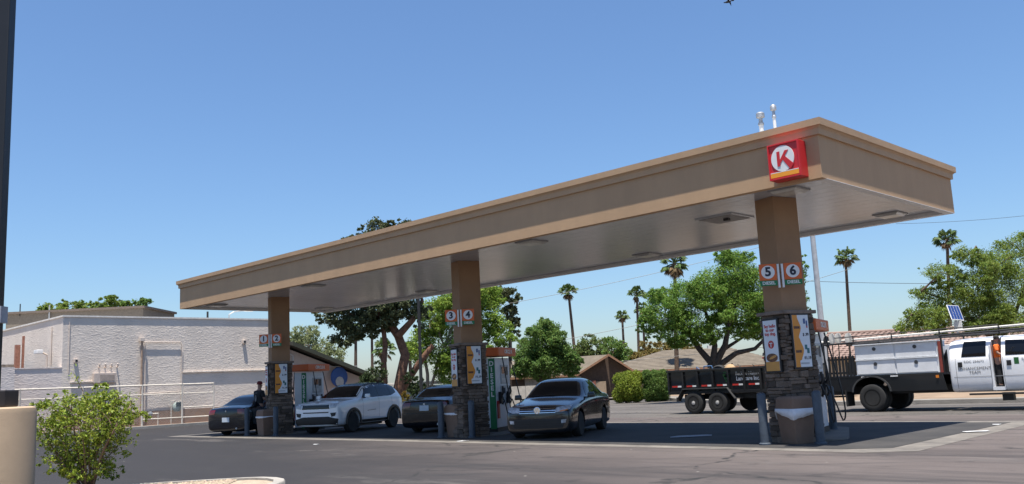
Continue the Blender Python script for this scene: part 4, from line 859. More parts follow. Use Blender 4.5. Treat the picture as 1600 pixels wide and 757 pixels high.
kb(MB().box((kx_(-8.3), .52, 1.2), (.9, .5, 1.2)), "cab_interior", M_black); kb(MB().box((kx_(-8.35), .06, .60), (.3, .12, .09)), "door_sill", P_silver); kb(MB().box((kx_(-8.47), .035, 1.2), (.05, .06, 1.2)), "door_edge", P_silver, bevel=.01)
kb(MB().box((kx_(-7.8), -.06, .46), (2.6, .16, .05)), "running_board", M_black, bevel=.01); kb(MB().box((kx_(-8.15), .1, .38), (.28, .2, .22)), "step_box", M_black)
TXT = mat("grey_vinyl", (.14, .14, .15), .5)
for body, x, z, sz in (("ROC 284673", -8.93, 1.36, .095), ("ENHANCEMENT", -8.93, 1.17, .115), ("TEAM", -8.93, 1.06, .115), ("Back to Nature\nLandcare Inc.", -7.42, 1.34, .085), ("602 257 8033", -7.42, 1.13, .075)): text_obj("lettering", body, sz, TXT, tk, frame_mtx((kx_(x), cbvh.ray_cast(Vector((kx_(x), -3, z)), Vector((0, 1, 0)))[0].y - .005, z), (1, 0, 0), (0, -1, 0)), sx=1.05, ext=.0005)
b = MB(); b.box((kx_(-7.83), cbvh.ray_cast(Vector((kx_(-7.83), -3, 1.34)), Vector((0, 1, 0)))[0].y, 1.34), (.12, .012, .18)); kb(b, "tree_logo", MATS["logo_green"])
kb(MB().box((kx_(-5.1), 1.05, .62), (.12, 2.0, .25)), "front_bumper", M_chrome, bevel=.03)
for s_ in (-1, 1): kb(MB().box((kx_(-5.2), 1.05 + s_ * .72, 1.0), (.08, .3, .24)), "headlight", M_head, bevel=.02); kb(MB().box((kx_(-6.75), 1.05 + s_ * 1.2, 1.6), (.1, .22, .3)), "wing_mirror", M_black, bevel=.03)
kb(MB().box((kx_(-5.17), 1.05, 1.0), (.05, 1.0, .3)), "grille", M_chrome)
person((-8.36, TY + .26, .62), R_(-80), "worker in an orange shirt half hidden in the truck's open door", mat("hi_vis_orange", (.85, .16, .02), .8), mat("dark_trousers", (.02, .02, .022), .9), mat("dark_cap", (.02, .02, .02), .9), M_skin, [((-.24, .02, 1.17), (-.22, .2, 1.0), 0), ((.24, .04, 1.18), (.2, .26, 1.1), 0)], .80)
# things on the truck
pp = empty("plastic_pipe", (-10, TY + .3, 0), 0, "long white plastic pipe lying on the truck's overhead rack", "pipe"); MB().tube([(-3.7, 0, 2.19), (3.4, 0, 2.33)], .032, 12).build("pipe", M_white_dull, pp, smooth=True); MB().tube([(-3.72, 0, 2.19), (-3.5, 0, 2.194)], .045, 12).build("coupling", M_white, pp, smooth=True)
for i, (x, m_, lb, l_) in enumerate([(-13.13, M_white_dull, "leftmost pale shovel standing upright behind the truck's black stakes", 2.42), (-12.94, M_white_dull, "middle pale shovel standing upright behind the truck's black stakes", 2.42), (-12.62, M_white_dull, "pale shovel standing nearest the grey tool boxes", 2.40), (-13.35, M_black, "dark bladed shovel tilted at the rear of the truck bed", 2.35)]):
    e = empty("shovel", (x, TY + .16 + .03 * i, 1.1), R_(8 * (i - 1)), lb, "shovel", "shovels standing on the truck bed")
    b = MB(); b.tube([(0, 0, 0), (.02, .0, l_ - 1.1 - .28)], .017, 8).build("shaft", mat("shovel_handle", (.1, .075, .05), .7), e)
    b = MB(); z0_ = l_ - 1.1 - .3; prof_ = [(-.03, 0), (-.10, .05), (-.11, .22), (-.08, .31), (0, .35), (.08, .31), (.11, .22), (.10, .05), (.03, 0)]
    n_ = len(prof_); vs_ = [(.02 + p_[0], .03 * (1 - (abs(p_[0]) / .11) ** 2) - .0, z0_ + p_[1]) for p_ in prof_] + [(.02 + p_[0], .03 * (1 - (abs(p_[0]) / .11) ** 2) + .008, z0_ + p_[1]) for p_ in prof_]
    b.add(vs_, [tuple(range(n_)), tuple(range(2 * n_ - 1, n_ - 1, -1))] + [(j, (j + 1) % n_, n_ + (j + 1) % n_, n_ + j) for j in range(n_)]).build("blade", m_, e)
sp_ = empty("solar_panel", (-9.42, TY + .45, 2.18), R_(12), "tilted blue solar panel with control box standing on the truck rack", "solar panel")
MB().tube([(0, .1, 0), (0, .1, .45)], .025, 8).build("mast", M_galv, sp_); MB().box((.05, .02, .25), (.2, .14, .24)).build("control_box", M_white_dull, sp_, bevel=.01)
tm = Matrix.Translation((0, .08, .62)) @ Matrix.Rotation(R_(38), 4, 'Z') @ Matrix.Rotation(R_(-35), 4, 'X') @ Matrix.Rotation(R_(8), 4, 'Y')
fr_ = MB().box((0, 0, 0), (.36, .03, .56)).build("panel_frame", M_galv, sp_, mtx=tm, bevel=.004)
M_cell = mat("solar_cell", (.015, .04, .16), .15, coat=1, var=.15)
for i in range(4):
    for j in range(6): MB().box((-.123 + i * .082, -.017, -.215 + j * .086), (.074, .006, .078)).build("solar_cell", M_cell, fr_)
# ================================================================== STUCCO BUILDING AT THE LEFT
def stucco(name, c, strength=.9):
    m = mat(name, c, .95, var=.06, vscale=.8)
    t = m.node_tree; N = t.nodes; Lk = t.links; tc = N.new("ShaderNodeTexCoord"); mp = N.new("ShaderNodeMapping"); mp.inputs["Scale"].default_value = (1, 1, 2.8); Lk.new(tc.outputs["Object"], mp.inputs[0])
    n1 = N.new("ShaderNodeTexNoise"); n1.inputs["Scale"].default_value = 4.2; n1.inputs["Detail"].default_value = 3; n1.inputs["Distortion"].default_value = 1.2; Lk.new(mp.outputs[0], n1.inputs["Vector"])
    r_ = N.new("ShaderNodeMapRange"); r_.inputs[1].default_value = .45; r_.inputs[2].default_value = .7; Lk.new(n1.outputs[0], r_.inputs[0])
    b_ = N.new("ShaderNodeBump"); b_.inputs["Strength"].default_value = strength; b_.inputs["Distance"].default_value = .03; Lk.new(r_.outputs[0], b_.inputs["Height"]); Lk.new(b_.outputs[0], N["Principled BSDF"].inputs["Normal"])
    return m
M_st = stucco("rough_white_stucco", (.67, .595, .525), .3); M_st2 = stucco("grey_white_stucco", (.66, .585, .54), .25)
WXX = -47.0
sb = empty("stucco_building", (WXX, 15.5, 0), 0, "long low pinkish white rough stucco building beside the station", "building")
def wb_(b, n, m, par=None, **k): return b.build(n, m, par or sb, **k)
yy = lambda y: y - 15.5
wb_(MB().box((-14, yy(21.8), 2.84), (28, 12.6, 5.68)), "wall", M_st)
wb_(MB().box((-14, yy(21.8), 5.72), (28.1, 12.7, .08)), "parapet_cap", mat("parapet_white", (.72, .68, .63), .8))
wb_(MB().box((.012, yy(21.8), .42), (.02, 12.6, .84)), "brown_base_band", mat("brown_base_paint", (.28, .2, .15), .9, var=.1))
wb_(MB().box((-.2, yy(11.6), 1.58), (.4, 7.8, 3.16)), "yard_wall", M_st2); wb_(MB().box((-.2, yy(11.6), 3.18), (.46, 7.8, .05)), "yard_wall_cap", M_st2)
wb_(MB().box((.7, yy(11.7), 1.6), (1.4, 2.6, 3.2)), "porch_block", M_st2)
wb_(MB().box((.045, yy(24.4), 2.80), (.09, 5.6, .05)), "ledge", M_st); wb_(MB().box((.045, yy(17.0), 2.45), (.09, 2.2, .05)), "ledge", M_st)
wb_(MB().box((-12, yy(24), 5.9), (1.2, .9, .35)), "roof_vent", M_white_dull, bevel=.08); wb_(MB().lathe([(.7, 5.7), (.7, 5.85), (.5, 5.98), (0, 6.02)], (-3, yy(22.2), 0), 20), "skylight_dome", M_white_dull, smooth=True); wb_(MB().box((-4, yy(25.3), 5.85), (1.5, 1.5, .2)), "roof_vent", M_white_dull); wb_(MB().tube([(-3, yy(24.5), 5.7), (-3, yy(24.5), 6.4)], .06, 8), "roof_flue", M_black)
M_pipe = mat("painted_pipe", (.62, .53, .46), .7, var=.1)
def wpipe(pts, r=.035, n="conduit", m=None): return wb_(MB().tube([(x, yy(y), z) for x, y, z in pts], r, 8), n, m or M_pipe, smooth=True)
wpipe([(.16, 19.35, .1), (.16, 19.35, 4.5)], .055, "downpipe", mat("rusty_pipe", (.42, .30, .22), .8, var=.25)); wpipe([(.12, 19.55, .3), (.12, 19.55, 4.4)], .03)
wpipe([(.07, 19.4, 4.42), (.07, 21.45, 4.40), (.07, 21.55, 4.3), (.07, 21.55, 1.4)], .022); wpipe([(.12, 19.45, 1.75), (.12, 21.6, 1.8), (.12, 21.6, .3)], .022); wpipe([(.10, 21.3, 2.3), (.10, 22.0, .35)], .02) if False else None
wb_(MB().box((.16, yy(19.35), 4.55), (.22, .24, .2)), "junction_box", M_pipe, bevel=.02)
for y, z, s_ in ((25.2, 4.42, .2), (16.13, 3.5, .18)): o = wb_(MB().box((.07, yy(y), z), (.14, s_, s_)), "wall_vent", M_pipe, bevel=.01); MB().box((.145, yy(y), z), (.012, s_ * .6, s_ * .6)).build("vent_hole", M_black, o)
for k, y in enumerate((17.25, 17.55, 17.85, 18.15)): wpipe([(0, y, 3.15), (.14, y, 3.2), (.17, y - .04, 3.32)], .035, "vent_elbow")
wb_(MB().box((.12, yy(17.5), 2.62), (.24, 1.1, .5)), "electric_box", mat("beige_box", (.55, .46, .4), .7), bevel=.02); wb_(MB().box((.245, yy(17.6), 2.62), (.012, .7, .3)), "box_door", mat("beige_box_dark", (.35, .29, .25), .7))
wpipe([(-1.5, 15.45, 3.4), (-1.5, 15.45, 5.3)], .03, "conduit"); wpipe([(.03, 15.8, 2.9), (.03, 15.8, 5.4)], .02)
# things in the yard
e = empty("scrap_post", (-50.2, 14.4, 0), 0, "reddish leaning timber posts behind the yard wall", "post"); MB().box((0, 0, 2.9), (.22, .22, 3.2)).build("post", mat("red_timber", (.38, .17, .11), .85, var=.2), e); MB().box((.05, .25, 3.0), (.1, .1, 3.9)).build("post", MATS["red_timber"], e)
e = empty("storage_container", (-52.5, 12.2, 0), 0, "pale grey metal container top showing over the yard wall", "container"); MB().box((0, 0, 1.7), (3, 4.6, 3.4)).build("body", mat("pale_blue_grey", (.45, .5, .53), .6), e, bevel=.03); MB().box((0, 0, 3.48), (3.2, 4.8, .14)).build("lid", mat("worn_brown_lid", (.3, .25, .2), .8, var=.3), e); 
for k in range(6): MB().box((1.52, -2 + k * .8, 1.7), (.05, .12, 3.2)).build("rib", MATS["pale_blue_grey"], e)
e = empty("floodlight", (-48.6, 15.3, 0), 0, "white floodlight bracket on the stucco building's bright side wall", "lamp"); MB().tube([(0, 0, 3.0), (0, 0, 3.9), (.0, -.3, 4.05)], .05, 8).build("bracket", M_pipe, e); MB().box((0, -.4, 4.05), (.5, .3, .2)).build("lamp_head", M_white, e, bevel=.03)
# the block building behind it
bb = empty("block_building", at(159, 560, 66), YAW, "flat roofed grey brown block building rising behind the stucco building", "building"); bb.location.z = 0
MB().box((-1.6, 2, 4.05), (10.0, 6, 8.1)).build("wall", mat("grey_brown_block", (.17, .145, .115), .95, var=.12, bump=.5, bscale=8), bb); MB().box((-1.6, 2, 8.15), (10.3, 6.3, .16)).build("roof_edge", mat("roof_edge_brown", (.14, .11, .09), .8), bb)
MB().tube([(-5.6, -1, 7.9), (-5.6, -1, 8.8)], .04, 6).build("roof_mast", M_black, bb); MB().tube([(-3.4, -1.1, 7.0), (-3.4, -1.1, 8.6)], .05, 6).build("roof_flue", M_galv, bb)
# gable-ended hall beyond
gh = empty("gabled_hall", (WXX, 27.9, 0), 0, "pale stucco hall with a dark sloping gable roof behind the first pumps", "building"); M_dark_roof = mat("dark_shingle", (.045, .045, .04), .9, var=.25, vscale=10, bump=.5)
MB().prism([(.22, 0), (6.2, 0), (6.2, 1.95), (.22, 4.05)], 'x', -14, -.25).build("wall", mat("pale_pink_wall", (.50, .41, .36), .9, var=.06), gh)
MB().prism([(.21, 4.42), (7.0, 2.0), (7.0, 1.8), (.21, 4.22)], 'x', -14.3, .35).build("roof", M_dark_roof, gh); MB().prism([(.21, 4.18), (.21, 4.43), (7.05, 1.98), (7.05, 1.72)], 'x', .355, .42).build("barge_board", mat("olive_barge_board", (.055, .06, .042), .8), gh)
MB().tube([(-.2, .6, 3.0), (-.2, .6, 3.6), (-.2, .3, 3.75), (-.2, 0, 3.7)], .04, 8).build("flue_pipe", M_white_dull, gh); MB().box((-.22, 2.6, 2.9), (.06, 5.2, .05)).build("wall_rail", M_white_dull, gh)
rs_ = empty("round_sign", (-46.9, 31.5, 2.25), 0, "round blue sign with a white dome shape above the white SUV", "sign"); MB().lathe([(.6, 0), (.6, .06), (.54, .075), (0, .075)], n=36, axis='x').build("disc", mat("blue_sign", (.02, .07, .24), .5), rs_); b = MB(); b.lathe([(.30, .08), (.30, .09), (0, .09)], (0, .0, -.28), 24, 'x'); b.build("dome_print", mat('dull_print', (.42, .40, .38), .6), rs_)
MB().tube([(.03, .45, -2.2), (.03, .45, 0)], .04, 8).build("post", M_galv, rs_)
# ---- yard fence in front of the stucco building
fn = empty("pipe_rail_fence", (-46.1, 18, 0), 0, "pale pipe fence with chain link in front of the stucco building", "fence")
fy = lambda y: y - 18
M_rail = mat("dusty_white_pipe", (.6, .55, .48), .7, var=.12)
for y in (13.4, 16.2, 19.1, 21.2, 22.95): MB().tube([(0, fy(y), .1), (0, fy(y), 2.2)], .045, 8).build("post", M_rail, fn, smooth=True)
MB().tube([(0, fy(11.0), 2.18), (0, fy(22.95), 2.14)], .04, 8).build("top_rail", M_rail, fn); MB().tube([(0, fy(11.0), 1.72), (0, fy(22.95), 1.66)], .025, 8).build("mid_rail", M_rail, fn); MB().tube([(0, fy(19.1), .45), (0, fy(22.95), .42)], .03, 8).build("bottom_rail", M_rail, fn); MB().tube([(0, fy(21.2), .95), (0, fy(22.95), .95)], .03, 8).build("short_rail", M_rail, fn)
b = MB(); s_ = .14
for sgn in (1, -1):
    k = -12.0
    while k < 14:
        pts = []
        y_a = k; 
        for z in (.15, 1.66):
            pts.append((0, y_a + sgn * (z - .15), z))
        if fy(12.5) < min(pts[0][1], pts[1][1]) and max(pts[0][1], pts[1][1]) < fy(22.95): b.tube([(.012 * sgn, pts[0][1], pts[0][2]), (.012 * sgn, pts[1][1], pts[1][2])], .0045, 3, cap=False)
        k += s_
o = b.build("chain_link", M_galv, fn, fix=False); o["kind"] = "stuff"
e = empty("gas_meter", (-46.5, 21.1, 0), 0, "grey green gas meter on pipes behind the pipe fence", "gas meter"); MB().lathe([(.16, .75), (.22, .85), (.22, 1.1), (.12, 1.22), (0, 1.24)], n=16).build("meter_body", mat("meter_green_grey", (.32, .38, .36), .5), e, smooth=True); MB().box((.2, 0, 1.12), (.1, .26, .22)).build("dial", mat("dial_dark", (.1, .13, .13), .4), e, bevel=.02)
for s_ in (-1, 1): MB().tube([(0, s_ * .3, .1), (0, s_ * .3, 1.3), (0, s_ * .12, 1.3), (0, s_ * .1, 1.15)], .03, 8).build("riser", M_rail, e)
e = empty("backflow_valve", (-46.5, 19.7, 0), 0, "small pale valve assembly left of the gas meter", "valve"); MB().tube([(0, -.4, .1), (0, -.4, .7), (0, .4, .7), (0, .4, .1)], .04, 8).build("pipe", M_rail, e); MB().lathe([(.1, .6), (.12, .7), (.1, .8), (0, .82)], n=12).build("valve_body", M_galv, e)

# ================================================================== HOUSES ACROSS THE STREET
def house_frame(name, u, v, d, label, rz=0):
    p = at(u, v, d); p.z = .1; return empty(name, p, YAW + rz, label, "house"), p
M_roof_g = mat("grey_brown_shingle", (.15, .125, .095), .95, var=.14, vscale=2.5, bump=.4, bscale=20); M_wall_tan = mat("tan_block_wall", (.34, .25, .17), .95, var=.1, bump=.3); M_wall_brown = mat("brown_wood_wall", (.085, .055, .038), .9, var=.15); M_eave = mat("eave_brown", (.30, .16, .09), .8)
def courses(n, y0_, z0_, y1_, z1_, x0f, x1f, m, parent, name="shingle_course"):
    # overlapping courses of shingles up one roof slope
    for i in range(n):
        a, c = i / n, (i + 1) / n; ya, za, yb, zb = y0_ + (y1_ - y0_) * a, z0_ + (z1_ - z0_) * a, y0_ + (y1_ - y0_) * c, z0_ + (z1_ - z0_) * c
        xa, xb, xc, xd_ = x0f(a), x1f(a), x1f(c), x0f(c); t = .035
        MB().add([(xa, ya, za + t), (xb, ya, za + t), (xc, yb, zb + .008), (xd_, yb, zb + .008), (xa, ya, za - .03), (xb, ya, za - .03), (xc, yb, zb - .05), (xd_, yb, zb - .05)], [(0, 1, 2, 3), (7, 6, 5, 4), (0, 4, 5, 1), (1, 5, 6, 2), (2, 6, 7, 3), (3, 7, 4, 0)]).build(name, m, parent)
# hip roofed ranch house behind the hedges
sc_ = 66 / FPX
h2, p2 = house_frame("ranch_house", 1060, 580, 66, "low tan ranch house with a long brown hip roof behind the trailer")
xl, xr = (934 - 1060) * sc_, (1235 - 1060) * sc_
MB().box(((xl + xr) / 2 + .6, 4.2, .85), (xr - xl - 1.6, 6.6, 1.7)).build("wall", M_wall_tan, h2)
courses(14, 0, 1.72, 4.2, 3.2, lambda t: xl + t * 5.6, lambda t: xr - t * 3.5, M_roof_g, h2); courses(6, 8.4, 1.72, 4.2, 3.2, lambda t: xl + t * 5.6, lambda t: xr - t * 3.5, M_roof_g, h2)
b = MB(); b.add([(xl, 0, 1.74), (xl, 8.4, 1.74), (xl + 5.6, 4.2, 3.2)], [(0, 1, 2)]); b.add([(xr, 0, 1.74), (xr - 3.5, 4.2, 3.2), (xr, 8.4, 1.74)], [(0, 1, 2)]); b.build("hip_end", M_roof_g, h2)
MB().box(((xl + xr) / 2, .02, 1.66), (xr - xl, .06, .12)).build("eave_board", M_eave, h2)
for x, wd in ((-4.3, .5), (-2.4, .9), (.8, 1.4), (4.2, 1.6)): o = MB().box((x, .88, 1.15), (wd, .06, .8)).build("window", M_glass, h2); MB().box((x, .84, 1.57), (wd + .12, .06, .06)).build("window_frame", M_white_dull, o); MB().box((x, .84, .73), (wd + .12, .1, .06)).build("sill", M_white_dull, o)
MB().box((xl + .55, .6, .8), (.3, .3, 1.7)).build("porch_post", M_wall_tan, h2); MB().box((3.4, 4.2, 3.25), (.5, .4, .35)).build("roof_vent", M_white_dull, h2)
# gable house left of it
sc_ = 60 / FPX
h1, p1 = house_frame("gable_house", 920, 585, 60, "brown gable fronted house with a grey roof behind the round green tree")
gx = lambda u: (u - 920) * sc_
MB().prism([(gx(800), 0), (gx(985), 0), (gx(985), 1.75), (gx(953), 2.75), (gx(905), 1.65), (gx(800), 1.65)], 'y', .8, 8).build("wall", M_wall_brown, h1)
b = MB(); b.add([(gx(800), .3, 1.65), (gx(904), .3, 1.62), (gx(953), .3, 2.85), (gx(898), 5, 2.85), (gx(800), 5, 2.85)], [(0, 1, 2, 3, 4)]); b.build("roof", M_roof_g, h1); b = MB(); b.add([(gx(953), .28, 2.85), (gx(990), .28, 1.7), (gx(990), 7, 1.7), (gx(953), 7, 2.85)], [(0, 1, 2, 3)]); b.build("roof", M_roof_g, h1)
b = MB(); b.prism([(gx(902), 1.52), (gx(902), 1.66), (gx(953), 2.9), (gx(992), 1.7), (gx(992), 1.56), (gx(953), 2.74)], 'y', .2, .3); b.build("barge_board", M_eave, h1); MB().box((gx(852), .3, 1.57), (4.6, .1, .14)).build("eave_board", M_eave, h1)
MB().box((gx(865), .7, .75), (3.8, .1, 1.5)).build("front_wall", mat("grey_tan_wall", (.30, .26, .22), .9), h1); MB().box((gx(935), .5, .55), (1.0, .1, 1.1)).build("gate_panel", M_wall_tan, h1); MB().box((gx(928), .45, .6), (.22, .1, 1.15)).build("gate_post", mat("brick_red_post", (.25, .09, .06), .9), h1)
for u in (870, 890): o = MB().box((gx(u), .62, .95), (.6, .06, .6)).build("window", M_glass, h1); MB().box((gx(u), .6, 1.28), (.7, .06, .05)).build("window_frame", M_white_dull, o)
# red tiled house behind the truck
h3, p3_ = house_frame("tiled_house", 1440, 570, 46, "tan house with a salmon red tile roof behind the work truck")
sc_ = 46 / FPX; hx = lambda u: (u - 1440) * sc_
MB().box(((hx(1300) + hx(1720)) / 2, 3.6, .95), (hx(1720) - hx(1300), 5.6, 1.7)).build("wall", mat("cream_wall", (.52, .42, .31), .9), h3)
M_tile = mat("salmon_roof_tile", (.23, .16, .135), .9, var=.12, vscale=3, objrand=.18)
rows_, x0_, x1_ = 12, hx(1262), hx(1750)
for i in range(rows_):
    a, c = i / rows_, (i + 1) / rows_; ya, za, yb, zb = .2 + 3.4 * a, 1.74 + 1.35 * a, .2 + 3.4 * c, 1.74 + 1.35 * c; xa = x0_ + 2.6 * a; xb = x1_ - 2.6 * a; n_ = int((xb - xa) / .075); vs_ = []; 
    for k in range(n_ + 1):
        x = xa + (xb - xa) * k / n_; hgt = .045 * abs(math.sin(k * math.pi / 4)); vs_ += [(x, ya, za + hgt + .04), (x, yb, zb + hgt), (x, ya, za)]
    b = MB(); b.add(vs_, [(k * 3, k * 3 + 3, k * 3 + 4, k * 3 + 1) for k in range(n_)] + [(k * 3 + 2, k * 3 + 5, k * 3 + 3, k * 3) for k in range(n_)]); b.build("tile_course", M_tile, h3, fix=False)
b = MB(); b.add([(x0_, .2, 1.76), (x0_, 7, 1.76), (x0_ + 2.6, 3.6, 3.1)], [(0, 1, 2)]); b.add([(x0_ + 2.6, 3.6, 3.1), (x1_ - 2.6, 3.6, 3.1), (x1_, 7, 1.76), (x0_, 7, 1.76)], [(0, 1, 2, 3)]); b.build("rear_roof", M_tile, h3)
MB().tube([(x0_ + 2.5, 3.6, 3.13), (x1_ - 2.6, 3.6, 3.13)], .09, 8).build("ridge_cap", M_tile, h3); MB().box(((x0_ + x1_) / 2, .2, 1.68), (x1_ - x0_, .06, .12)).build("eave_board", M_eave, h3)
for u in (1345, 1460, 1570): o = MB().box((hx(u), .78, 1.1), (.9, .06, .8)).build("window", M_glass, h3); MB().box((hx(u), .74, .68), (1.0, .1, .05)).build("sill", M_white_dull, o)
# pale low carport behind the parked cars, white wall
cp, _ = house_frame("carport", 625, 600, 58, "low white roofed carport behind the parked cars"); sc_ = 58 / FPX; cp["category"] = "carport"
MB().box((1.0, 2, 1.55), (7.4, 4, .18)).build("roof", M_white_dull, cp, bevel=.02); MB().box((1.0, 3.9, .7), (7.4, .12, 1.4)).build("back_wall", mat("cream_wall", (.52, .42, .31), .9), cp)
for x in (-2.5, 1.0, 4.4): MB().box((x, .1, .75), (.1, .1, 1.5)).build("post", M_white_dull, cp)
gw = empty("garden_wall", at(740, 605, 52), YAW, "pale low block wall behind the middle dispenser", "wall"); gw.location.z = .05
for k in range(10): MB().box((-4 + k * .82, 0, .55), (.8, .2, 1.15)).build("block_panel", mat("pale_block", (.5, .45, .38), .9, objrand=.1), gw)
# parked car glimpsed between the dispenser and the truck
pc = Car("parked_car", at(1300, 600, 40).xy.to_3d(), Vector((1, .1, 0)), "white sedan glimpsed behind the edge-on dispenser and truck tail", "car", SED, .9, 2.65, .315, .76, P_white)
for ax in (0, -2.65):
    for sy in (1, -1): pc.wheel(ax, sy, .315, .765, M_rim_silver)
sedan_windows(pc, .9)

# ---- poles and wires
e = empty("street_light_pole", at(1293, 600, 37).xy.to_3d(), 0, "pale grey tapered street light pole right of the last column", "pole"); MB().tube([(0, 0, 0), (0, 0, 4), (0, 0, 7.6)], [.13, .115, .10], 14).build("shaft", mat("pale_pole_paint", (.45, .46, .47), .5, metal=.2), e, smooth=True); MB().lathe([(.22, 0), (.22, .05), (.16, .1), (.13, .4)], n=14).build("base", M_galv, e, smooth=True); MB().box((0, 0, .8), (.1, .28, .25)).build("access_cover", M_galv, e)
e = empty("utility_post", at(658, 600, 44).xy.to_3d(), 0, "thin dark grey post in front of the bright green tree", "post"); MB().tube([(0, 0, 0), (0, 0, 6.2)], [.085, .07], 10).build("shaft", mat("dark_post_paint", (.018, .018, .018), .6), e, smooth=True); MB().lathe([(.16, 0), (.16, .04), (.08, .2)], n=12).build("base", M_galv, e)
e = empty("wall_lamp", (-49.5, 25.6, 5.75), 0, "small street lamp arm above the stucco building's roof", "lamp"); MB().tube([(0, 0, 0), (0, 0, .45), (0, .3, .62), (0, 1.0, .72)], .035, 8).build("arm", M_galv, e); MB().box((0, 1.25, .72), (.2, .6, .1)).build("lamp_head", M_white_dull, e, bevel=.02)
def wire(pts, label, r=.016):
    b = MB(); P = [at(*p) for p in pts]; n_ = 24; out = []
    for i in range(n_ + 1):
        t = i / n_; p = P[0].lerp(P[1], t); p.z -= .5 * 4 * t * (1 - t); out.append(p)
    tag(b.tube(out, r, 5).build("power_line", M_black, fix=False), label, "wire", "overhead wires")
wire([(640, 500, 70), (1240, 372, 70)], "thin overhead wire crossing left of the tall dead-skirted palm")
wire([(780, 548, 64), (1330, 420, 64)], "dark overhead wire crossing the spreading mesquite crown")
wire([(1180, 436, 62), (1900, 428, 62)], "overhead wire crossing the sky beside the tall thin palm at right")
wire([(820, 578, 62), (1900, 446, 62)], "lowest overhead wire passing above the ranch house roof", .018)
wire([(1400, 350, 80), (1800, 308, 80)], "faint high wire just under the canopy's right corner")
# ================================================================== TREES AND PLANTS
def leaf_mat(name, c, c2, tr=.4, isl=.42): return mat(name, c, .6, var=.1, vscale=.5, col2=c2, island=isl, translucent=tr, spec=.25)
L_euc = leaf_mat("eucalyptus_leaf", (.115, .135, .06), (.07, .085, .04), .2); L_bright = leaf_mat("bright_leaf", (0.26, 0.36, 0.06), (0.15, 0.24, 0.04)); L_mid = leaf_mat("mid_green_leaf", (0.15, 0.235, 0.055), (0.09, 0.16, 0.038)); L_will = leaf_mat("willow_leaf", (0.27, 0.3, 0.14), (0.2, 0.24, 0.11)); L_dark = leaf_mat("dark_leaf", (.045, .07, .022), (.035, .055, .018), .2); L_mesq = leaf_mat("mesquite_leaf", (0.18, 0.29, 0.05), (0.11, 0.2, 0.036)); L_palo = leaf_mat("palo_verde_leaf", (0.21, 0.28, 0.055), (0.14, 0.2, 0.04)); L_tan = leaf_mat("dry_tan_leaf", (.22, .17, .055), (.16, .13, .04)); L_shrub = leaf_mat("shrub_leaf", (.27, .32, .04), (.15, .21, .03), .35, .45); L_palm = leaf_mat("palm_leaf", (0.1, 0.15, 0.045), (0.07, 0.11, 0.035), .2); L_dead = leaf_mat("dead_palm_leaf", (.20, .14, .075), (.14, .10, .055), .1)
def leaves(rng, centers, radii, n, size, clump, droop=0.0, aspect=2.2, shell=.35, irr=7):
    # leaf-sized diamonds gathered in clumps through the ellipsoids
    cen = np.array(centers); rad = np.array(radii); sc_, sr_ = [], []
    for c, q in zip(cen, rad):
        for _ in range(irr):
            d = rng.normal(size=3); d /= np.linalg.norm(d); sc_.append(c + d * q * rng.uniform(.75, 1.12)); sr_.append(q.mean() * rng.uniform(.16, .42) * np.array([1.15, 1.15, .8]))
    if irr: cen = np.vstack([cen, np.array(sc_)]); rad = np.vstack([rad * .86, np.array(sr_)])
    vol = rad.prod(axis=1) ** (2 / 3); pr = vol / vol.sum()
    nc = max(1, n // clump); which = rng.choice(len(cen), nc, p=pr)
    d = rng.normal(size=(nc, 3)); d /= np.linalg.norm(d, axis=1)[:, None]; rr = (shell + (1 - shell) * rng.random(nc)) ** .5
    cc = cen[which] + d * rad[which] * rr[:, None]
    cc[:, 2] -= droop * rng.random(nc)
    pts = np.repeat(cc, clump, axis=0); csz = np.repeat(.5 * np.cbrt(rad[which].prod(axis=1)) * .42, clump)
    g = rng.normal(size=pts.shape) * csz[:, None] * .7; g[:, 2] *= .75; pts = pts + g
    m = len(pts); a = rng.normal(size=(m, 3)); a[:, 2] -= droop * 1.5; a /= np.linalg.norm(a, axis=1)[:, None]; b_ = np.cross(a, rng.normal(size=(m, 3))); b_ /= np.linalg.norm(b_, axis=1)[:, None] + 1e-9
    s = size * (.6 + .8 * rng.random(m)); A = a * s[:, None] * .5; B = b_ * (s / aspect)[:, None] * .5
    V = np.stack([pts - A, pts + B, pts + A, pts - B], axis=1).reshape(-1, 3); return V
def quads_obj(name, V, m, parent, loc):
    n = len(V) // 4; me = bpy.data.meshes.new(name); V = V - np.array(loc)
    me.vertices.add(len(V)); me.vertices.foreach_set("co", V.astype(np.float32).ravel()); me.loops.add(n * 4); me.loops.foreach_set("vertex_index", np.arange(n * 4, dtype=np.int32)); me.polygons.add(n); me.polygons.foreach_set("loop_start", np.arange(0, n * 4, 4, dtype=np.int32)); me.update(calc_edges=True); me.validate()
    me.materials.append(m); o = bpy.data.objects.new(name, me); C.objects.link(o); o.parent = parent; return o
def bend(p, q, k, rr, n=5):
    p, q = Vector(p), Vector(q); L = (q - p).length; o1 = Vector((rr.uniform(-1, 1), rr.uniform(-1, 1), rr.uniform(-.3, .6))) * L * k; return [p.lerp(q, i / n) + o1 * math.sin(math.pi * i / n) for i in range(n + 1)]
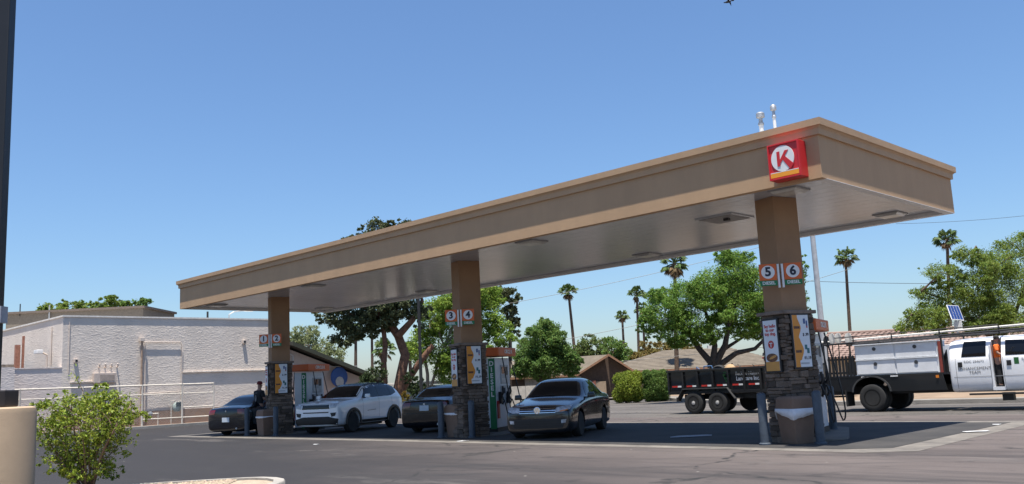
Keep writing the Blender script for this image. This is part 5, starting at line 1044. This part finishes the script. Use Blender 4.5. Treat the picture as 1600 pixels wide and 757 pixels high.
def tree(name, label, d, base, trunks, blobs, n, size, lm, bark, cat="tree", group=None, clump=24, droop=0., depth=1.0, seed=1, twigs=True, shell=.35, aspect=2.2, irr=7):
    # trunks: list of ([(u, v)...], r0_px, r1_px); blobs: (u, v, rx, ry[, dd]) in photo pixels at distance d
    k = d / FPX; rr = random.Random(seed); rng = np.random.default_rng(seed); b0 = at(base[0], base[1], d); b0.z = 0
    e = empty(name, b0, 0, label, cat, group); tb_ = MB(); ends = []
    for pts, r0, r1 in trunks:
        P = [at(u, v, d + (0 if i == 0 else rr.uniform(-.4, .4))) for i, (u, v) in enumerate(pts)]
        if pts[0] == base: P[0].z = -.05; P[0].x, P[0].y = b0.x, b0.y
        n_ = len(P); tb_.tube([p - b0 for p in P], [max(.02, (r0 + (r1 - r0) * i / (n_ - 1)) * k) for i in range(n_)], 9); ends += P[1:]
    cen, rad = [], []
    for bl in blobs:
        u, v, rx, ry = bl[:4]; dd = bl[4] if len(bl) > 4 else rr.uniform(-.3, .3) * rx * k; c = at(u, v, d + dd); cen.append(c); rad.append((rx * k, rx * k * depth, ry * k))
        if twigs and ends:
            s_ = min(ends, key=lambda q: (q - c).length); tb_.tube([q - b0 for q in bend(s_, c, .12, rr)], [max(.012, rx * k * .06 * (1 - i / 7)) for i in range(6)], 6)
            for _ in range(4):
                q = c + Vector((rr.uniform(-1, 1) * rx * k * .8, rr.uniform(-1, 1) * rx * k * .8, rr.uniform(-.7, .8) * ry * k)); st_ = s_.lerp(c, rr.uniform(.3, 1)); tb_.tube([z_ - b0 for z_ in bend(st_, q, .15, rr, 4)], [max(.008, rx * k * .03 * (1 - i / 6)) for i in range(5)], 5)
    if tb_.v: tb_.build("trunk", bark, e, smooth=True, fix=False)
    V = leaves(rng, [tuple(c) for c in cen], rad, n, size, clump, droop, aspect, shell, irr); quads_obj("crown", V, lm, e, b0); return e

tree("eucalyptus_tree", "large dark eucalyptus with reddish leaning trunk behind the white SUV", 50, (614, 618), [([(614, 618), (627, 585), (633, 555), (622, 525), (603, 498), (595, 450), (592, 400)], 8.5, 5), ([(601, 612), (599, 575), (602, 540), (598, 505)], 5, 3.5), ([(612, 630), (636, 596), (656, 566), (676, 540)], 6.5, 4), ([(622, 525), (645, 500), (660, 470)], 6, 3), ([(603, 498), (570, 480), (545, 478)], 5, 2.5)],
     [(590, 362, 26, 24), (553, 378, 18, 12), (632, 360, 22, 18), (600, 410, 62, 36), (650, 430, 40, 32), (545, 440, 40, 26), (525, 492, 34, 22), (560, 508, 36, 26), (592, 488, 36, 26), (625, 482, 34, 24), (650, 492, 22, 22), (540, 528, 26, 14), (498, 476, 18, 8)], 52000, .18, L_euc, M_bark_red, seed=11, clump=40)
tree("leafy_tree", "bright yellow green tree behind the middle column", 57, (668, 625), [([(668, 625), (668, 585), (662, 550)], 3, 2.2), ([(672, 610), (684, 570), (694, 540)], 2.5, 1.5)], [(678, 495, 28, 32), (690, 540, 30, 40), (655, 545, 22, 32), (700, 585, 26, 22), (716, 470, 36, 28), (762, 492, 26, 34), (782, 520, 20, 28), (742, 460, 34, 26), (730, 560, 36, 36)], 65000, .14, L_bright, M_bark_pale, seed=12, clump=30)
tree("pine_tree", "dark olive pine crown rising behind the bright tree by the middle column", 72, (798, 620), [([(798, 620), (797, 540), (798, 470)], 4, 2)], [(800, 465, 12, 20), (775, 462, 24, 14), (797, 490, 15, 14), (745, 448, 22, 14), (805, 512, 8, 14)], 5000, .3, L_euc, M_bark_dark, seed=13)
tree("round_tree", "round mid green shade tree behind the charcoal sedan", 45, (847, 618), [([(847, 618), (846, 598), (842, 572)], 3.2, 2.2), ([(847, 610), (860, 585), (872, 560)], 2.2, 1.2)], [(850, 540, 36, 34), (822, 560, 24, 26), (882, 560, 24, 26), (852, 516, 24, 18), (850, 575, 44, 18), (815, 580, 16, 14), (893, 577, 14, 14)], 55000, .11, L_mid, M_bark, seed=14, clump=26)
tree("willow_tree", "pale feathery willow behind the gabled hall roof", 66, (485, 620), [([(485, 620), (484, 570), (482, 540)], 4, 2)], [(478, 525, 24, 20), (460, 535, 16, 22), (505, 540, 20, 18), (525, 552, 18, 14), (490, 560, 34, 20)], 15000, .2, L_will, M_bark_pale, seed=15, droop=.8, aspect=4)
for i, (bl, lb) in enumerate([([(85, 482, 24, 7), (110, 480, 20, 9), (70, 484, 14, 6)], "leftmost flat green treetop above the block building"), ([(140, 479, 18, 9), (155, 480, 16, 8)], "middle low green treetop above the block building"), ([(174, 474, 16, 14), (190, 480, 16, 11)], "rounded green treetop above the block building"), ([(212, 476, 18, 13), (228, 475, 10, 13)], "rightmost green treetop above the block building")]):
    tree("background_tree", lb, 96, (bl[0][0], 620), [([(bl[0][0], 620), (bl[0][0] + 2, 500)], 4, 2)], bl + [(bl[0][0] + 4, 500, 26, 16)], 3500, .34, L_palo if i != 3 else L_mid, M_bark, seed=20 + i, group="treetops behind the block building")
tree("background_tree", "broad pale green tree behind the gable house, beside the wire", 88, (925, 615), [([(925, 615), (925, 560)], 4, 2)], [(925, 545, 22, 24), (910, 552, 16, 18), (935, 560, 24, 20)], 6000, .32, leaf_mat("pale_green_leaf", (.13, .17, .05), (.09, .13, .04)), M_bark, seed=31, group="trees behind the houses")
tree("background_tree", "fresh green tree behind the gable house, nearest the thin palm", 84, (962, 615), [([(962, 615), (962, 560)], 4, 2)], [(955, 545, 20, 20), (975, 560, 22, 22), (965, 575, 26, 20)], 5500, .3, L_mid, M_bark, seed=32, group="trees behind the houses")
tree("background_shrub", "dry yellow brown thicket behind the ranch house roof", 84, (1030, 612), [], [(1000, 556, 18, 10), (1025, 548, 26, 12), (1055, 545, 24, 12), (1030, 562, 40, 14), (1080, 548, 18, 12)], 6000, .28, L_tan, M_bark, "shrub", seed=33, twigs=False)
tree("mesquite_tree", "wide spreading mesquite with dark forked limbs behind the trailer", 46, (1117, 616), [([(1117, 616), (1118, 585), (1112, 568)], 10, 8), ([(1112, 568), (1092, 545), (1075, 520), (1062, 500)], 5.5, 2), ([(1114, 566), (1117, 540), (1110, 512), (1100, 480)], 5.5, 2), ([(1118, 568), (1133, 540), (1138, 510), (1150, 470)], 6, 2), ([(1120, 574), (1150, 552), (1180, 545), (1205, 520)], 5, 2), ([(1133, 545), (1160, 528), (1150, 500)], 3, 1.5)],
     [(1035, 490, 34, 34), (1072, 468, 36, 34), (1108, 452, 36, 36), (1148, 432, 38, 32), (1180, 455, 36, 40), (1220, 450, 34, 44), (1150, 480, 40, 34), (1085, 505, 38, 22), (1048, 520, 30, 16), (1012, 505, 16, 26), (1140, 405, 26, 14), (1200, 500, 34, 24), (1245, 425, 16, 30), (1250, 470, 14, 24), (1105, 522, 34, 14), (1165, 516, 34, 14), (1060, 535, 20, 10)], 145000, .10, L_mesq, M_bark_dark, seed=34, clump=36)
tree("palo_verde_tree", "airy palo verde with loose spreading branches behind the silver cab", 40, (1565, 612), [([(1565, 612), (1562, 570), (1555, 535)], 7, 5), ([(1555, 535), (1520, 500), (1480, 470), (1440, 455)], 4, 1), ([(1558, 540), (1550, 490), (1540, 430), (1525, 385)], 4, 1), ([(1560, 540), (1590, 480), (1610, 420)], 4, 1.2), ([(1520, 500), (1470, 495), (1425, 490)], 2.5, .8)],
     [(1560, 420, 42, 36), (1595, 385, 30, 26), (1525, 450, 40, 32), (1485, 470, 36, 30), (1450, 490, 34, 22), (1425, 500, 18, 20), (1540, 490, 46, 26), (1600, 450, 40, 40), (1640, 420, 44, 50), (1470, 425, 30, 16), (1440, 460, 22, 14), (1580, 505, 50, 18), (1510, 400, 22, 18), (1450, 512, 30, 12), (1525, 512, 40, 12), (1410, 512, 16, 10)], 120000, .078, L_palo, M_bark, seed=35, clump=30, shell=.2)
for bl, base, lb, sd in [([(968, 594, 9, 11), (995, 591, 9, 11), (968, 617, 9, 12), (995, 616, 9, 12), (982, 605, 16, 19), (982, 590, 10, 9), (982, 619, 11, 9)], (978, 624), "trimmed bright green hedge bush at the street corner, left of the pair", 36), ([(1012, 590, 9, 11), (1036, 590, 9, 11), (1012, 615, 9, 12), (1036, 615, 9, 12), (1024, 603, 16, 19), (1024, 588, 10, 9), (1024, 617, 11, 9)], (1022, 622), "taller trimmed hedge bush with reddish top beside the trailer", 37)]:
    tree("hedge_bush", lb, 50, base, [(([base, (base[0], base[1] - 14)]), 2, 1)], bl, 42000, .075, L_shrub if sd == 36 else L_mid, M_bark, "bush", "trimmed hedges at the street corner", seed=sd, shell=.7, irr=0)
tree("flower_bush", "orange flecked bush behind the white SUV's tail", 44, (622, 640), [], [(618, 628, 10, 10), (632, 622, 9, 10)], 1400, .12, leaf_mat("orange_flower", (.30, .17, .03), (.12, .15, .03), .3, .5), M_bark, "bush", seed=38, twigs=False)
tree("dark_bush", "dark glossy bush under the eucalyptus trunk", 47, (585, 625), [], [(585, 590, 22, 18), (570, 605, 14, 18), (650, 610, 14, 20), (640, 595, 10, 14)], 4200, .14, L_dark, M_bark, "bush", seed=39, twigs=False)

def palm(u, v, d, rpx, label, base_u=None, skirt=.4, seed=1, full=1.0, nf=34):
    k = d / FPX; top = at(u, v, d); e_u = base_u if base_u else u; bs = at(e_u, 600, d); bs.z = 0; rr = random.Random(seed)
    e = empty("fan_palm", bs, 0, label, "palm", "tall fan palms in the background"); R0 = rpx * k; tl = top - bs
    n_ = 8; pts = [Vector((tl.x * (i / n_) ** 1.2, tl.y * (i / n_) ** 1.2, tl.z * i / n_)) for i in range(n_ + 1)]
    MB().tube(pts, [max(.13, R0 * .12) * (1.25 - .45 * i / n_) for i in range(n_ + 1)], 9).build("trunk", M_bark, e, smooth=True, fix=False)
    def fronds(n, lo, hi, m, name, ln):
        b = MB()
        for i in range(n):
            az = rr.uniform(0, 2 * math.pi); el = R_(rr.uniform(lo, hi)); dr = Vector((math.cos(az) * math.cos(el), math.sin(az) * math.cos(el), math.sin(el))); sd = dr.cross(Vector((0, 0, 1))).normalized(); L = ln * rr.uniform(.8, 1.1)
            hub = tl + dr * L * .5 + Vector((0, 0, -.04 * L)); b.tube([tl, hub], .02 * L + .01, 4, cap=False)
            for j in range(9):
                a = R_(-70 + 140 * j / 8); q = dr * math.cos(a) + sd * math.sin(a); q.z -= .18 + .2 * abs(math.sin(a)); ll = L * .55 * (1 - .25 * abs(math.sin(a))); wv = (q.cross(dr) if abs(math.sin(a)) > .1 else sd).normalized().cross(q).normalized() * .06 * L
                mid = hub + q * ll * .6; tip = hub + q * ll + Vector((0, 0, -.12 * L)); b.add([hub, mid + wv, tip, mid - wv], [(0, 1, 2, 3)])
        b.build(name, m, e, fix=False)
    fronds(int(nf * full), -25, 80, L_palm, "crown", R0)
    if skirt: fronds(int(22 * skirt) + 4, -80, -30, L_dead, "dead_frond_skirt", R0 * .8)
    return e
palm(888, 456, 78, 17, "slender fan palm standing alone above the charcoal sedan", 903, .2, 51)
palm(1054, 411, 66, 26, "fan palm with a brown dead skirt above the mesquite crown", 1058, 1.0, 52)
palm(972, 494, 92, 13, "short distant fan palm left of the mesquite", 978, .2, 53); palm(995, 459, 88, 17, "distant fan palm between the short palm and the mesquite", 1000, .2, 54); palm(1004, 482, 96, 14, "farther fan palm half hidden at the mesquite's edge", 1010, .2, 55)
palm(1321, 401, 72, 20, "tall thin fan palm right of the last column", 1334, .3, 56); palm(1480, 373, 66, 21, "fan palm rising above the palo verde crown", 1490, .3, 57)
palm(556, 512, 74, 10, "brown trunked palm hidden under the eucalyptus crown", 555, .6, 58); palm(581, 522, 80, 9, "second bare trunked palm under the eucalyptus crown", 582, 1.0, 59, .4); palm(600, 545, 60, 22, "low bright fan palm beside the eucalyptus trunk", 604, .2, 60); palm(640, 545, 64, 18, "low fan palm behind the eucalyptus, left of the thin post", 642, .2, 61)
palm(1205, 520, 70, 14, "small palm glimpsed beside the last column", 1208, .5, 62)

# ================================================================== FOREGROUND: planter, shrub, lamp post
pl = [gp(404, 750, 0.0), gp(398, 745.5, .13), gp(330, 744.5, .13), gp(210, 752, .13), gp(60, 764, .13)]
n0 = Vector((-13.25, 7.15, 0)); dirp = (gp(100, 762, .13) - gp(380, 746, .13)); dirp.z = 0; dirp.normalize(); sdp = Vector((dirp.y, -dirp.x, 0))
if sdp.dot(Vector((0, 0, 0)) - n0) < 0: sdp = -sdp
out = []
for k in range(9): a = math.pi * k / 8; out.append(n0 + sdp * 1.0 - dirp * math.sin(a) * .75 - sdp * math.cos(a) * 1.0)
out = out + [out[-1] + dirp * 12 + sdp * 5, out[0] + dirp * 12]
inn = []
cc_ = sum(out, Vector()) / len(out)
for p in out: inn.append(p + (cc_ - p).normalized() * .17)
n_ = len(out); b = MB(); vs_ = [(p.x, p.y, -.01) for p in out] + [(p.x, p.y, .11) for p in out] + [(p.x + (cc_ - p).normalized().x * .02, p.y + (cc_ - p).normalized().y * .02, .135) for p in out] + [(p.x, p.y, .135) for p in inn] + [(p.x, p.y, .05) for p in inn]
b.add(vs_, [(r_ * n_ + i, r_ * n_ + (i + 1) % n_, (r_ + 1) * n_ + (i + 1) % n_, (r_ + 1) * n_ + i) for r_ in range(4) for i in range(n_)]); struct(b.build("planter_kerb", M_kerb, smooth=True))
b = MB(); b.add([(p.x, p.y, .10) for p in inn], [tuple(range(n_))]); struct(b.build("planter_bed", mat("planter_soil", (.42, .34, .25), .95, var=.2, vscale=10, bump=.8, bscale=60)))
rr = random.Random(9); b = MB(); ux, uy = Vector((out[0] - out[8]).xy), None
for i in range(5200):
    t, s_ = rr.random() ** 1.3, rr.random(); p = inn[0].lerp(inn[-1], t).lerp(inn[8].lerp(inn[-2], t), s_ ** 1.6 * .98 + .01) if True else None
    r_ = rr.uniform(.015, .04); z = .10 + r_ * .3; b.add([(p.x + r_, p.y, z), (p.x - r_ * .5, p.y + r_, z), (p.x - r_ * .7, p.y - r_ * .8, z), (p.x, p.y, z + r_ * rr.uniform(.5, 1))], [(0, 1, 3), (1, 2, 3), (2, 0, 3)])
gvl = b.build("gravel", mat("pale_gravel", (.42, .34, .25), .9, island=.35), fix=False); gvl["kind"] = "stuff"; gvl["label"] = "pale tan gravel in the kerbed planter"; gvl["category"] = "gravel"
# shrub with bare twigs and glossy leaves
sp0 = gp(140, 775); sp0.z = .1; k = 16.5 / FPX
e = empty("leafy_shrub", sp0, 0, "bushy green shrub growing in the kerbed planter at left", "shrub"); tb_ = MB(); rr = random.Random(4); rng = np.random.default_rng(4)
dsh = Vector((sp0.x, sp0.y, 0)).dot(_F0); tips = []
def sp_at(u, v, dd=0): return at(u, v, dsh + dd)
for u, v, dd in [(95, 640, .1), (110, 620, -.3), (130, 612, .3), (150, 615, -.2), (165, 630, .2), (185, 622, 0), (200, 640, -.3), (75, 670, .2), (70, 690, -.1), (190, 690, .3), (120, 650, -.4), (150, 660, .4), (175, 665, -.4), (100, 700, .4), (205, 625, .1), (60, 660, 0)]:
    q = sp_at(u, v, dd); P = bend(sp0 + Vector((rr.uniform(-.05, .05), rr.uniform(-.05, .05), -.08)), q, .10, rr, 7); tb_.tube([p - sp0 for p in P], [.022 * (1 - .8 * i / 7) for i in range(8)], 6); tips.append(P)
    for _ in range(5):
        s_ = P[rr.randint(3, 7)]; q2 = s_ + Vector((rr.uniform(-.3, .3), rr.uniform(-.3, .3), rr.uniform(-.05, .3))); P2 = bend(s_, q2, .1, rr, 3); tb_.tube([p - sp0 for p in P2], [.008, .006, .005, .003], 5); tips.append(P2)
tb_.build("stems", mat("shrub_stem", (.17, .11, .075), .9, var=.2), e, smooth=True, fix=False)
Vl = []
def add_leaf(p, d, up, ln, wd):
    s_ = d.cross(up); s_ = s_.normalized() if s_.length > 1e-4 else Vector((1, 0, 0)); n_ = s_.cross(d).normalized(); return [p, p + d * ln * .5 + s_ * wd - n_ * .006, p + d * ln - n_ * ln * .12, p + d * ln * .5 - s_ * wd - n_ * .006]
for P in tips:
    dense = 46 if len(P) > 5 else 26
    for _ in range(dense):
        i = rr.uniform(len(P) * .32, len(P) - 1.001); p = P[int(i)].lerp(P[int(i) + 1], i - int(i)) + Vector((rr.gauss(0, .05), rr.gauss(0, .05), rr.gauss(0, .05))); d = Vector((rr.gauss(0, 1), rr.gauss(0, 1), rr.gauss(.35, .7))).normalized(); Vl += [tuple(x) for x in add_leaf(p, d, Vector((rr.gauss(0, .4), rr.gauss(0, .4), 1)), rr.uniform(.04, .07), rr.uniform(.010, .016))]
blobs_ = [(108, 640, 36, 26), (160, 632, 34, 24), (82, 668, 26, 20), (190, 655, 24, 26), (130, 665, 46, 30), (105, 705, 34, 26), (168, 700, 34, 24), (140, 735, 40, 14), (95, 735, 22, 14)]
cen_ = [tuple(at(u, v, dsh)) for u, v, *_ in blobs_]; rad_ = [(a * k, a * k, c * k) for _, _, a, c in blobs_]
V2 = leaves(rng, cen_, rad_, 10000, .056, 16, 0, 2.3, .45); quads_obj("foliage", np.vstack([np.array(Vl), V2]), L_shrub, e, sp0)
# lamp post on a round concrete pedestal
lp = at(1, 700, 8.6); lp.z = 0
e = empty("lamp_post", lp, YAW, "black square lamp post on a thick tan round concrete pedestal", "lamp post")
MB().lathe([(.295, -.05), (.295, 1.34), (.285, 1.385), (.25, 1.40), (0, 1.40)], n=40).build("pedestal", mat("tan_pedestal_paint", (.40, .29, .19), .85, var=.07, vscale=3, bump=.06, bscale=60), e, smooth=True)
MB().box((-.03, 0, 1.48), (.24, .24, .16)).build("base_cover", mat("dark_bronze", (.022, .016, .014), .5), e, bevel=.015); MB().box((-.115, 0, 4.6), (.12, .12, 6.4)).build("post", mat("black_post_paint", (.01, .01, .011), .45), e, bevel=.01)
MB().box((-.03, -.02, 2.28), (.05, .12, .16)).build("tag_plate", mat("grey_tag", (.35, .35, .37), .5), e); MB().box((.5, 0, 7.7), (1.1, .3, .12)).build("lamp_head", MATS["black_post_paint"], e, bevel=.03)

# ---- litter and bird
for i, (u, v, s_, lb) in enumerate([(1523, 675, .22, "flat white paper scrap on the asphalt right of the shadow"), (1558, 664, .1, "small pale scrap beside the shadow's far tip"), (722, 690, .12, "small white wrapper in front of the middle bin"), (1080, 682, .5, "grey flattened paper lying in the canopy shade"), (495, 695, .08, "tiny white scrap in front of the white SUV")]):
    p = gp(u, v, .012); b = MB(); rr = random.Random(i); q = []
    for k in range(8): a = k * math.pi / 4; r_ = s_ * rr.uniform(.6, 1.1); q.append((math.cos(a) * r_ * 1.3, math.sin(a) * r_ * .55, rr.uniform(0, .012)))
    b.add(q + [(x, y, z + .008) for x, y, z in q], [tuple(range(7, -1, -1)), tuple(range(8, 16))] + [(j, (j + 1) % 8, 8 + (j + 1) % 8, 8 + j) for j in range(8)]); o = tag(b.build("paper_scrap", mat("litter_paper", (.6, .6, .6), .8) if i != 3 else mat("grey_litter", (.32, .34, .38), .8)), lb, "litter", "litter on the ground"); o.location = p; o.rotation_euler.z = YAW
bd_ = empty("bird", at(1138, 3, 42), YAW + .3, "small black bird flying at the top edge of the sky", "bird")
b = MB(); b.lathe([(0, -.16), (.04, -.1), (.06, 0), (.045, .1), (.025, .15), (0, .2)], n=10, axis='y'); b.lathe([(0, -.03), (.03, 0), (0, .05)], (0, .2, .02), 8, 'y')
b.add([(0, .05, .02), (.13, .02, .10), (.28, -.06, -.02), (.13, -.08, .06), (0, -.08, .02)], [(0, 1, 2, 3, 4)]); b.add([(0, .05, .02), (-.13, .02, .10), (-.28, -.06, -.02), (-.13, -.08, .06), (0, -.08, .02)], [(4, 3, 2, 1, 0)]); b.add([(-.02, -.12, 0), (.02, -.12, 0), (.06, -.28, .02), (-.06, -.28, .02)], [(0, 1, 2, 3)])
o = b.build("body", M_black, bd_, smooth=True, fix=False); md = o.modifiers.new("s", 'SOLIDIFY'); md.thickness = .006; o.rotation_euler = (0, R_(35), R_(40))
